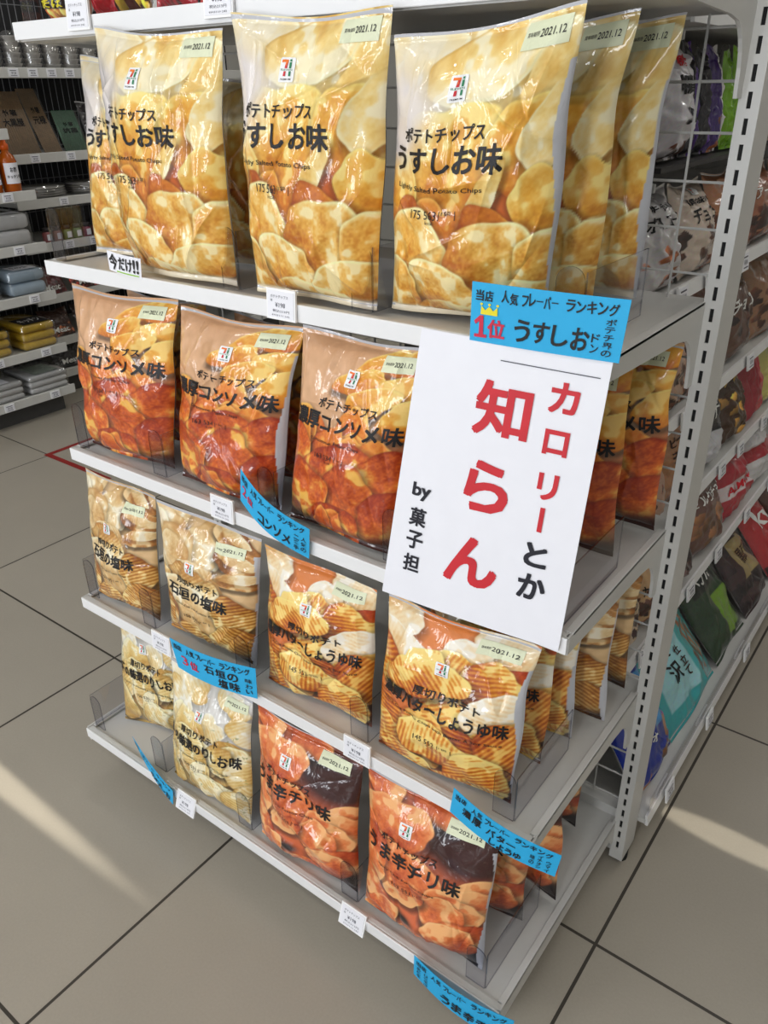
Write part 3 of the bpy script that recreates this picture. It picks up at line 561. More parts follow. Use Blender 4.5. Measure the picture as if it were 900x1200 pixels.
# every bag: kind, group, label, bottom corners (x, y), top corners (x, z), y of the top, thickness, seed, detail
SALT, CONS, ISHI, BUTT, NORI, CHIL = ('lightly salted chip bags', 'consomme chip bags', 'thick-cut salt chip bags', 'butter soy sauce chip bags', 'seaweed salt chip bags', 'spicy chili chip bags')
BAGS = [
 ('A', 'salt', SALT, 'yellow lightly salted chip bag half hidden at the left end of its shelf', (.010, -.262), (.21, -.215), (.035, 1.222), (.235, 1.212), -.25, .060, 3, 110),
 ('A', 'salt', SALT, 'yellow lightly salted chip bag standing behind the white handwritten card', (.180, -.318), (.386, -.318), (.195, 1.247), (.420, 1.228), -.338, .070, 4, 190),
 ('A', 'salt', SALT, 'yellow lightly salted chip bag in the dark gap, behind the other two on the left', (.235, -.205), (.425, -.205), (.235, 1.19), (.43, 1.19), -.215, .055, 5, 80),
 ('A', 'salt', SALT, 'yellow lightly salted chip bag above the price tag, second full bag from the left', (.425, -.322), (.612, -.318), (.438, 1.244), (.652, 1.240), -.338, .072, 6, 200),
 ('A', 'salt', SALT, 'largest yellow lightly salted chip bag, front right, above the blue first-place card', (.618, -.298), (.803, -.280), (.650, 1.216), (.843, 1.231), -.336, .078, 7, 210),
 ('A', 'salt', SALT, 'yellow lightly salted chip bag squeezed second in the right-hand row', (.632, -.205), (.815, -.195), (.655, 1.22), (.845, 1.23), -.240, .060, 8, 100),
 ('A', 'salt', SALT, 'yellow lightly salted chip bag rearmost in the right-hand row, next to the wire panel', (.645, -.118), (.828, -.108), (.655, 1.222), (.862, 1.228), -.155, .060, 9, 130),
 ('B', 'consomme', CONS, 'orange consomme chip bag leftmost on its shelf with a drooping top corner', (.013, -.335), (.214, -.330), (.006, .912), (.262, .918), -.318, .062, 13, 160),
 ('B', 'consomme', CONS, 'orange consomme chip bag behind the leftmost one', (.03, -.245), (.215, -.245), (.03, .89), (.22, .89), -.235, .05, 14, 80),
 ('B', 'consomme', CONS, 'orange consomme chip bag in the middle, left of the blue second-place card', (.246, -.338), (.447, -.336), (.266, .911), (.492, .914), -.318, .062, 15, 170),
 ('B', 'consomme', CONS, 'orange consomme chip bag behind the middle one', (.27, -.245), (.46, -.245), (.28, .89), (.47, .89), -.235, .05, 16, 80),
 ('B', 'consomme', CONS, 'orange consomme chip bag partly covered by the left edge of the white notice', (.468, -.337), (.650, -.337), (.500, .919), (.690, .918), -.318, .062, 17, 180),
 ('B', 'consomme', CONS, 'orange consomme chip bag peeping out right beside the white notice', (.685, -.190), (.872, -.182), (.68, .90), (.868, .90), -.200, .055, 18, 120),
 ('B', 'consomme', CONS, 'orange consomme chip bag rearmost on the right, against the wire panel', (.695, -.098), (.889, -.090), (.70, .905), (.894, .908), -.110, .055, 19, 130),
 ('C', 'ishigaki', ISHI, 'beige thick-cut salt chip bag leftmost on its shelf', (.010, -.378), (.180, -.372), (.000, .606), (.188, .608), -.350, .055, 23, 140),
 ('C', 'ishigaki', ISHI, 'beige thick-cut salt chip bag above the blue third-place card', (.200, -.368), (.396, -.360), (.192, .604), (.426, .607), -.350, .058, 24, 150),
 ('C', 'butter', BUTT, 'orange butter soy sauce chip bag left of the one under the white notice', (.432, -.372), (.628, -.362), (.428, .599), (.628, .601), -.350, .058, 25, 160),
 ('C', 'butter', BUTT, 'orange butter soy sauce chip bag right below the white notice', (.652, -.382), (.848, -.375), (.648, .603), (.862, .612), -.354, .060, 26, 190),
 ('C', 'butter', BUTT, 'butter soy sauce chip bag standing second, right behind the one below the notice', (.655, -.294), (.850, -.288), (.655, .597), (.860, .603), -.272, .052, 27, 110),
 ('C', 'butter', BUTT, 'butter soy sauce chip bag standing third from the front, a sliver on the right', (.662, -.226), (.862, -.222), (.66, .590), (.862, .59), -.222, .044, 28, 90),
 ('C', 'ishigaki', ISHI, 'ribbed beige chip bag near the back right with a dark pointed lower corner', (.690, -.158), (.884, -.160), (.69, .58), (.884, .603), -.168, .044, 29, 120),
 ('C', 'ishigaki', ISHI, 'ribbed beige chip bag at the very back right beside the slotted post', (.690, -.085), (.880, -.078), (.69, .6), (.885, .603), -.090, .045, 30, 100),
 ('D', 'nori', NORI, 'pale seaweed salt chip bag pushed back at the left end of the bottom shelf', (.040, -.395), (.205, -.345), (-.010, .326), (.160, .330), -.335, .050, 33, 130),
 ('D', 'nori', NORI, 'pale seaweed salt chip bag in front, right of the drooping blue card', (.228, -.430), (.420, -.432), (.217, .330), (.414, .333), -.392, .055, 34, 150),
 ('D', 'chili', CHIL, 'orange spicy chili chip bag in the middle of the bottom shelf', (.446, -.436), (.640, -.430), (.424, .336), (.632, .338), -.394, .060, 35, 160),
 ('D', 'chili', CHIL, 'orange spicy chili chip bag at the front right of the bottom shelf', (.658, -.430), (.852, -.420), (.640, .338), (.852, .345), -.394, .060, 36, 190),
 ('D', 'chili', CHIL, 'spicy chili chip bag standing second in the right-hand row', (.672, -.338), (.860, -.325), (.662, .33), (.860, .332), -.305, .052, 37, 120),
 ('D', 'chili', CHIL, 'spicy chili chip bag third in the right-hand row with a black pointed corner', (.690, -.255), (.884, -.262), (.68, .32), (.880, .32), -.255, .048, 38, 90),
 ('D', 'chili', CHIL, 'spicy chili chip bag rearmost on the bottom shelf with a black pointed corner', (.665, -.115), (.852, -.122), (.66, .318), (.857, .319), -.130, .048, 39, 90),
]
for sh, kind, grp, label, bl, br, tl, tr, yt, th, seed, nu in BAGS:
    z = ZS[sh]+0.001
    crisp_bag(kind, label, grp, (bl[0], bl[1], z), (br[0], br[1], z), (tl[0], yt, tl[1]), (tr[0], yt, tr[1]), th, seed, nu, nu > 95, {'A': 1.0, 'B': .85, 'C': .7, 'D': .7}[sh])
# ------------------------------------------------------------------ clear acrylic dividers on the shelf fronts
def divider(sh, x, label, fl=-1, y1=0.15, h=0.070):                # the inner ones are short, those at the ends reach further back
    z = ZS[sh]+0.001; y = YF[sh]+0.016
    t = thing('shelf_divider', label, 'shelf divider', (x, y, z), 'clear acrylic shelf dividers')
    MB().prism([(y, z), (y+y1, z), (y+y1, z+h), (y, z+h)], 'x', x-.0009, x+.0009, 0, 1).obj('side_plate', [ACR, ACRE], t)
    w = 0.030; a, b = (x-w, x-.0009) if fl < 0 else (x+.0009, x+w); r = 0.014; hh = h+.004
    pts = [(a, z), (b, z)]
    for cx, t0 in ((b-r, 0), (a+r, math.pi/2)):
        pts += [(cx+r*math.cos(t0+k/6*math.pi/2), z+hh-r+r*math.sin(t0+k/6*math.pi/2)) for k in range(7)]
    MB().prism(pts, 'y', y-.0018, y, 0, 1).obj('front_tongue', [ACR, ACRE], t)
for sh, xs in (('A', (.002, .405, .615, .862)), ('B', (.002, .229, .4590, .672, .884)), ('C', (.002, .188, .414, .640, .866)), ('D', (.008, .216, .430, .650, .868))):
    nm = {'A': 'top shelf of yellow bags', 'B': 'shelf of orange consomme bags', 'C': 'shelf of thick-cut bags', 'D': 'bottom shelf'}[sh]
    for i, x in enumerate(xs):
        pos = 'at the left end' if i == 0 else ('at the right end' if i == len(xs)-1 else ('first gap from the left', 'second gap from the left', 'third gap from the left')[i-1])
        divider(sh, x, 'clear acrylic divider, %s, %s' % (nm, pos), 1 if i == 0 else -1, .15 if i in (0, len(xs)-1) else .085)
# ------------------------------------------------------------------ sheets of paper and card
def card_fn(TL, TR, BR, BL, bend=0.0, lift=0.0):
    TL, TR, BR, BL = (np.array(p, float) for p in (TL, TR, BR, BL)); n = np.cross(TR-TL, TL-BL); n /= np.linalg.norm(n)
    def fn(ab, off=0.0):
        a, b = ab[:, :1], ab[:, 1:2]; off = off+(ab[:, 2:3]*LAY if ab.shape[1] > 2 else 0)
        p = (BL*(1-a)+BR*a)*(1-b)+(TL*(1-a)+TR*a)*b
        return p+n*(off+bend*np.sin(np.pi*a)+lift*(a**2)*(1-b*.3))
    return fn
def card(name, fn, m, nu=20, nv=6, parent=None, t=0.0005, loc=None):
    U, V = np.meshgrid(np.linspace(0, 1, nu), np.linspace(0, 1, nv)); ab = np.stack([U.ravel(), V.ravel()], 1)
    v = np.concatenate([fn(ab), fn(ab, -t)]); k = nu*nv
    f = grid_faces(nu, nv).tolist()+grid_faces(nu, nv, k, True).tolist()
    ring = list(range(nu))+[r*nu+nu-1 for r in range(1, nv)]+[(nv-1)*nu+c for c in range(nu-2, -1, -1)]+[r*nu for r in range(nv-2, 0, -1)]
    f += [(ring[(i+1) % len(ring)], ring[i], ring[i]+k, ring[(i+1) % len(ring)]+k) for i in range(len(ring))]
    return mk(name, v, f, m, parent, smooth=False, loc=loc)
def sign(label, corners, inks, bend=0.0, lift=0.0, m=None, cat='card sign', name='card_sign', group=None):
    fn = card_fn(*corners, bend, lift); c = np.mean(np.array(corners), 0)
    t = thing(name, label, cat, tuple(c), group)
    card('card' if name == 'card_sign' else 'sheet', fn, m or BLUE, parent=t)
    for nm, ink, mm in inks: ink.cut(24, 8).mapped(nm, lambda p: fn(p, .0008), mm, t)
    return t
# the white A4 notice
PT = [(.697, -.3545, .951), (.905, -.3545, .951), (.892, -.3765, .636), (.656, -.3765, .622)]
def put(k, s, x, z, w, h, m=0, bold=.0, asp=None):
    """glyph centred at world (x, z) on the notice"""
    b = (z-.629-(.014*(x-.656)/.236))/(.322-.014*(x-.656)/.236)
    b = (z-(.622+.014*min(1, max(0, (x-.656)/.236))))/(.951-(.622+.014*min(1, max(0, (x-.656)/.236))))
    l = .656+(.697-.656)*b; r = .892+(.905-.892)*b; a = (x-l)/(r-l); ww = w/(r-l); hh = h/.32
    k.text(s, a-ww/2, b-hh/2, a+ww/2, b+hh/2, m, bold)
k1 = Ink(); k2 = Ink(); k3 = Ink()
for s, z, w, h in (('カ', .909, .030, .031), ('ロ', .864, .026, .026), ('リ', .817, .022, .029)): put(k1, s, .864-(.909-z)*.07, z, w, h, 0, .035)
put(k1, 'ー'[0] if False else '|', .855, .780, .0052, .028, 0, .035)
put(k1, '知', .800, .884, .063, .058, 0, .03); put(k1, 'ら', .790, .798, .053, .058, 0, .035); put(k1, 'ん', .779, .706, .066, .060, 0, .035)
put(k2, 'と', .854, .739, .026, .028, 0, .035); put(k2, 'か', .853, .701, .032, .031, 0, .035)
k4 = Ink()
put(k4, 'by', .708, .770, .025, .021, 0, .03)
for s, z in (('菓', .738), ('子', .708), ('担', .677)): put(k4, s, .7045-(.738-z)*.10, z, .023, .023, 0, .025)
k3.rect(.47, .945, .96, .948)
sign('white paper notice with big red and black vertical Japanese lettering', PT, [('red_lettering', k1, [RED]), ('black_lettering', k2, [NAVY]), ('black_signature', k4, [NAVY]), ('thin_line', k3, [TAGINK])], m=PAPER, cat='paper notice', name='paper_notice', bend=.002)
def vtext(k, s, a0, a1, b1, step, h, m=0, bold=.0):
    for i, c in enumerate(s): k.text(c, a0, b1-i*step-h, a1, b1-i*step, m, bold)
def topline(k, rng, b0=.70, b1=.91):
    for s, x0, x1 in (('当店', .03, .16), ('人気', .21, .33), ('フレーバー', .35, .59), ('ランキング', .63, .95)):
        n = len(s); w = (x1-x0)/n
        for i, c in enumerate(s):
            d = rng.uniform(-.02, .02); hh = (.10 if c == 'ー' else 1)*(b1-b0)*rng.uniform(.85, 1)
            mid = (b0+b1)/2+d-.02*(i if c != 'ー' else 0)*0
            k.text(c, x0+i*w+w*.06, mid-hh/2, x0+(i+1)*w-w*.06, mid+hh/2, 0, .018, rng.uniform(-.06, .06)*.4, .1*w)
def hand(k, s, a0, b0, a1, b1, rng, bold=.02, m=0):
    w = (a1-a0)/len(s)
    for i, c in enumerate(s):
        hh = (.12 if c == 'ー' else rng.uniform(.85, 1))*(b1-b0); mid = (b0+b1)/2+rng.uniform(-.02, .02)
        k.text(c, a0+i*w+w*.07, mid-hh/2, a0+(i+1)*w-w*.07, mid+hh/2, m, bold, rng.uniform(-.03, .03))
rg = random.Random(4)
def bluecard(label, corners, rank, names, small, bend, lift=0.0):
    k = Ink(); topline(k, rg); r = Ink()
    for s, a0, b0, a1, b1 in names: hand(k, s, a0, b0, a1, b1, rg, .022)
    for s, a0, a1, b1, st, h in small: vtext(k, s, a0, a1, b1, st, h, 0, .012)
    inks = [('handwriting', k, [INK])]
    if rank:
        if rank[0] == '1':
            a0, b0, a1, b1 = rank[1]; r.poly([(a0+(a1-a0)*p, b0+(b1-b0)*q) for p, q in ((.05, 0), (1, .02), (1, .16), (.74, .16), (.70, 1), (.42, 1), (.0, .72), (.12, .58), (.40, .74), (.40, .16), (.05, .14))])
        else: r.text(rank[0], *rank[1], 0, rank[4] if len(rank) > 4 else .03)
        r.text('位', *rank[2], 0, .03); inks.append(('red_rank', r, [PINKRED]))
        if rank[3]:
            y = Ink(); a0, b0, a1, b1 = rank[3]; X = lambda t: a0+(a1-a0)*t; Y = lambda t: b0+(b1-b0)*t
            y.poly([(X(0), Y(0)), (X(1), Y(0)), (X(1), Y(.3)), (X(0), Y(.3))]); y.poly([(X(0), Y(.3)), (X(.33), Y(.3)), (X(0.02), Y(.8))]); y.poly([(X(.2), Y(.3)), (X(.8), Y(.3)), (X(.5), Y(.8))]); y.poly([(X(.67), Y(.3)), (X(1), Y(.3)), (X(.98), Y(.8))])
            for c in (.02, .5, .98): y.poly([(X(c)+.010*math.cos(t*math.pi/4), Y(.95)+.022*math.sin(t*math.pi/4)) for t in range(8)])
            inks.append(('yellow_crown', y, [YELLOW]))
    return sign(label, corners, inks, bend, lift, group='blue handwritten ranking cards')
bluecard('bright blue handwritten card with a yellow crown, above the white notice', [(.758, -.3585, 1.006), (.916, -.3585, 1.008), (.911, -.3565, .951), (.756, -.3565, .948)],
         ('1', (.03, .08, .125, .46), (.13, .10, .255, .42), (.075, .48, .195, .66), .05), [('うすしお', .31, .10, .81, .50)], [('ポテチ界の', .885, .945, .68, .125, .105), ('ドン', .815, .865, .42, .17, .14)], .002)
bluecard('blue handwritten card hanging askew on the shelf of orange consomme bags', [(.425, -.380, .728), (.543, -.380, .674), (.537, -.378, .627), (.416, -.378, .678)],
         ('2', (.05, .32, .13, .62), (.15, .30, .26, .52), None, .01), [('コンソメ', .34, .10, .80, .46)], [('人気の', .91, .97, .62, .17, .14), ('二番手', .83, .89, .58, .17, .14)], .012)
bluecard('blue handwritten card below the middle beige thick-cut salt bag', [(.258, -.418, .402), (.454, -.418, .454-.022), (.449, -.416, .372), (.266, -.416, .345)],
         ('3', (.12, .28, .21, .58), (.24, .25, .35, .55), None, .01), [('石垣の', .43, .36, .83, .64), ('塩味', .58, .04, .84, .33)], [('味わい', .89, .96, .60, .18, .14)], .008)
bluecard('blue handwritten card at the right end of the thick-cut shelf, curling outwards', [(.793, -.416, .406), (.941, -.420, .395), (.935, -.418, .353), (.787, -.414, .359)],
         None, [('濃厚', .12, .32, .34, .66), ('バター', .38, .32, .66, .64), ('しょうゆ', .42, .03, .72, .30)], [('味の', .78, .82, .55, .22, .18), ('イチオシ', .84, .88, .66, .15, .13), ('ウマイ', .91, .95, .55, .17, .14)], .010)
bluecard('blue handwritten card at the right corner of the bottom shelf', [(.768, -.464, .112), (.925, -.468, .126), (.921, -.466, .066), (.766, -.462, .066)],
         None, [('うま辛チリ', .32, .08, .93, .46)], [('あとを', .04, .09, .62, .18, .14), ('ひく辛さ', .13, .18, .62, .15, .12)], .010)
bluecard('drooping blue handwritten card at the left of the bottom shelf', [(.146, -.452, .156), (.262, -.466, .106), (.252, -.464, .066), (.158, -.450, .117)],
         None, [('のりしお', .42, .08, .95, .46)], [('うすくて', .06, .12, .62, .15, .12), ('香り', .20, .26, .60, .18, .15)], .003)
k = Ink(); k.text('今', .06, .12, .34, .92, 0, .03); k.text('だけ', .38, .2, .78, .85, 0, .03); k.text('!!', .80, .2, .95, .88, 0, .03); kl = Ink().rect(.30, .06, .95, .12)
sign('small white card with black handwriting on the top yellow-bag shelf edge', [(.166, -.350, .980), (.238, -.350, .975), (.233, -.349, .948), (.164, -.349, .953)], [('handwriting', k, [INK]), ('green_line', kl, [mat('lime_marker', (150, 200, 60), .5)])], .003, m=PAPER, name='card_sign', cat='card sign')
def price_tag(x, y, z, label, group, w=.046, h=.036, face='y', price='¥198', name='price_tag', detail=True, tilt=0.0):
    """face 'y': faces the shopper in front (-Y); 'x': faces +X"""
    t = thing(name, label, 'price tag', (x, y, z), group)
    ex, n = ((1, 0, 0), (0, -1, 0)) if face == 'y' else ((0, 1, 0), (1, 0, 0))
    ex = np.array(ex, float); n = np.array(n, float); up = np.array((0, 0, 1.0))+n*-tilt; up /= np.linalg.norm(up); c = np.array((x, y, z)); nn = np.cross(ex, up)
    def slab(w, h, d0, d1, nm, m, off=0.0):
        q = [(c+ex*a*w/2+up*(b*h/2+off)+nn*d) for d in (d0, d1) for a, b in ((-1, -1), (1, -1), (1, 1), (-1, 1))]
        return mk(nm, q, [(3, 2, 1, 0), (4, 5, 6, 7), (0, 1, 5, 4), (1, 2, 6, 5), (2, 3, 7, 6), (3, 0, 4, 7)], m, t)
    slab(w, h, 0, .003, 'holder', LOGOWHITE); p = slab(w*.9, h*.84, .0031, .0036, 'paper_label', TAGP)
    i = Ink()
    if detail:
        i.text('ポテトチップス', -.38, .22, .30, .34, 0, .0, res=1); i.text('味', -.38, .08, -.30, .18, 0, .0, res=1); i.text(price, -.20, -.10, .18, .07, 0, .004, res=2)
        i.text('税込213円', -.30, -.28, .34, -.18, 0, 0, res=1); i.text('4903110 242', -.34, -.42, .36, -.36, 0, 0, res=1)
    else:
        i.text(price, -.25, -.2, .25, .12, 0, .008, res=1); i.rect(-.38, .22, .3, .30); i.rect(-.34, -.38, .34, -.31)
    i.flat('price_print', c+nn*.0036, ex*w*.9, up*h*.9, [TAGINK], p, .0004)
    return t
G1 = 'price tags on the end cap'
for x, sh, dz, lb in ((.156, 'T', .004, 'white price tag at the left of the topmost shelf edge'), (.410, 'T', .004, 'white price tag above the second yellow bag on the topmost shelf edge'),
                      (.494, 'A', .000, 'white price tag below the second full yellow bag'), (.372, 'B', .001, 'white price tag below the middle consomme bag'),
                      (.226, 'C', .002, 'white price tag left of the blue third-place card'), (.636, 'C', .002, 'white price tag between the two butter soy sauce bags'),
                      (.288, 'D', -.010, 'white price tag below the pale seaweed salt bag'), (.656, 'D', -.008, 'white price tag between the two spicy chili bags, on the lowest shelf edge')):
    price_tag(x, YF[sh]-.003, ZS[sh]-.002+dz, lb, G1, tilt=.35 if sh in 'D' else .08)
# ------------------------------------------------------------------ generic snack pouches
def pouch_print(spec, nu, nv, seed):
    rng = np.random.default_rng(seed); U, V = np.meshgrid(np.linspace(0, 1, nu), np.linspace(0, 1, nv))
    c = np.zeros((nv, nu, 3)); c[:] = spec['base']
    if 'right' in spec: c[U > spec.get('ru', .5)] = spec['right']
    if 'top' in spec: c[V > spec.get('tv', .8)] = spec['top']
    if 'blob' in spec:
        bh = spec.get('bh', .4)
        for _ in range(spec.get('nb', 22)):
            x, y = rng.random(), rng.random()*bh; r = rng.uniform(.05, .10)*spec.get('bs', 1); d = np.hypot((U-x), (V-y)*1.3)
            th = np.arctan2(V-y, U-x); m = d < r*(1+.2*np.sin(3*th+x*40)); b = np.array(spec['blob'], float)*rng.uniform(.6, 1.25)
            sh = np.clip(1.15-.5*((U-x)+(y-V))/r*.6, .6, 1.5)[..., None]
            c = np.where(m[..., None], np.clip(b*sh, 0, 255), c)
    for bx in spec.get('boxes', []):
        m = (U > bx[0]) & (V > bx[1]) & (U < bx[2]) & (V < bx[3]); c[m] = bx[4]
    for lx0, ly0, lx1, ly1, lw, lc in spec.get('sticks', []):
        dx, dy = lx1-lx0, ly1-ly0; t = np.clip(((U-lx0)*dx+(V-ly0)*dy)/(dx*dx+dy*dy), 0, 1); d = np.hypot(U-lx0-t*dx, V-ly0-t*dy); c[d < lw] = lc
    c += rng.normal(0, 3, c.shape); return lin(np.clip(c, 0, 255))
def pouch(label, group, BL, BR, TL, TR, T, spec, seed, cat='snack bag', name='snack_bag', nu=56, nv=80, crease=1.2):
    base = (np.array(BL)+np.array(BR))/2; t = thing(name, label, cat, tuple(base), group)
    F, B, N = sheet(BL, BR, TL, TR, T, nu, nv, seed, crease)
    bag_mesh('bag_body', F, B, pouch_print(spec, nu, nv, seed), lin(spec.get('back', (190, 188, 186))), t, FILMD); fn = surf(F, N)
    if spec.get('text'):
        i = Ink(); mm = []
        for q in spec['text']:
            s, m = q[0], q[-1]
            if m not in mm: mm.append(m)
            if isinstance(s, str): i.text(s, *q[1:5], mm.index(m), .02, res=2)
            else: vtext(i, s[0], *q[1:4], s[1], s[2], mm.index(m), .02)
        i.cut(14, 18).mapped('lettering', lambda p: fn(p, .0012), mm, t)
    if spec.get('logo'):
        l, e = logo_ink(*spec['logo']); l.cut(14, 18).tri([(-9, -9)], []); l.v = l.v[:-1]
        lo = l.mapped('logo', lambda p: fn(p, .001), [LOGOWHITE, ORANGE, RED, GREEN, INK], t); e.cut(14, 18).mapped('emblem', lambda p: fn(p, .0014), [LOGOWHITE, ORANGE, RED, GREEN, INK], lo)
    return t
# ------------------------------------------------------------------ chocolate aisle behind the end cap (faces +X)
ais = thing('aisle_shelving', 'grey gondola run of the chocolate aisle behind the end cap', 'shelving', (0.45, 1.2, 0))
DARKSH = mat('dark_shelf', (52, 50, 50), .6)
RZ = [('R0', 1.085, .81), ('R1', .922, .82), ('R2', .709, .82), ('R3', .502, .82), ('R4', .33, .85), ('R5', .075, .935), ('R9', 1.245, .82)]
RX = {n: (z, x) for n, z, x in RZ}
MB().box(.435, .465, -.02, 2.44, .02, 1.75).obj('back_panel', mat('panel_grey', (120, 118, 115), .6), ais)
for y in (1.21, 2.42): upright(.44, .462, 'upright', ais, y, y+.05)
for n, z, x in RZ:
    for y0, y1 in ((-.015, 1.2), (1.205, 2.42)):
        s = MB().box(.466, x-.004, y0, y1, z-(.008 if n == 'R0' else .012), z-.002).obj('shelf', DARKSH if n == 'R0' else GREY, ais)
        if n != 'R0': MB().prism([(x-.004, z-.014), (x+.001, z-.014), (x-.002, z+.006), (x-.006, z+.006)], 'y', y0, y1).obj('price_rail', WHITE, s)
    if n not in ('R5',):
        for yb in (-.012, 1.196): MB().prism([(.468, z-.02), (x-.01, z-.02), (x-.01, z-.03), (.50, z-.10), (.468, z-.10)], 'y', yb, yb+.004).obj('bracket', GREY, ais)
MB().box(.47, .90, -.01, 2.42, 0, .055).obj('plinth', mat('plinth_grey', (120, 118, 114), .6), ais)
for y0, y1 in ((-.012, 1.2), (1.21, 2.42)):
    MB().box(.931, .9325, y0, y1, .078, .12).obj('front_fence', ACR, ais)
CG = 'snack bags in the chocolate aisle'
BRN = mat('brown_ink', (60, 30, 18), .5); WHI = mat('white_ink', (235, 235, 230), .5); GOLD = mat('gold_ink', (200, 165, 80), .4)
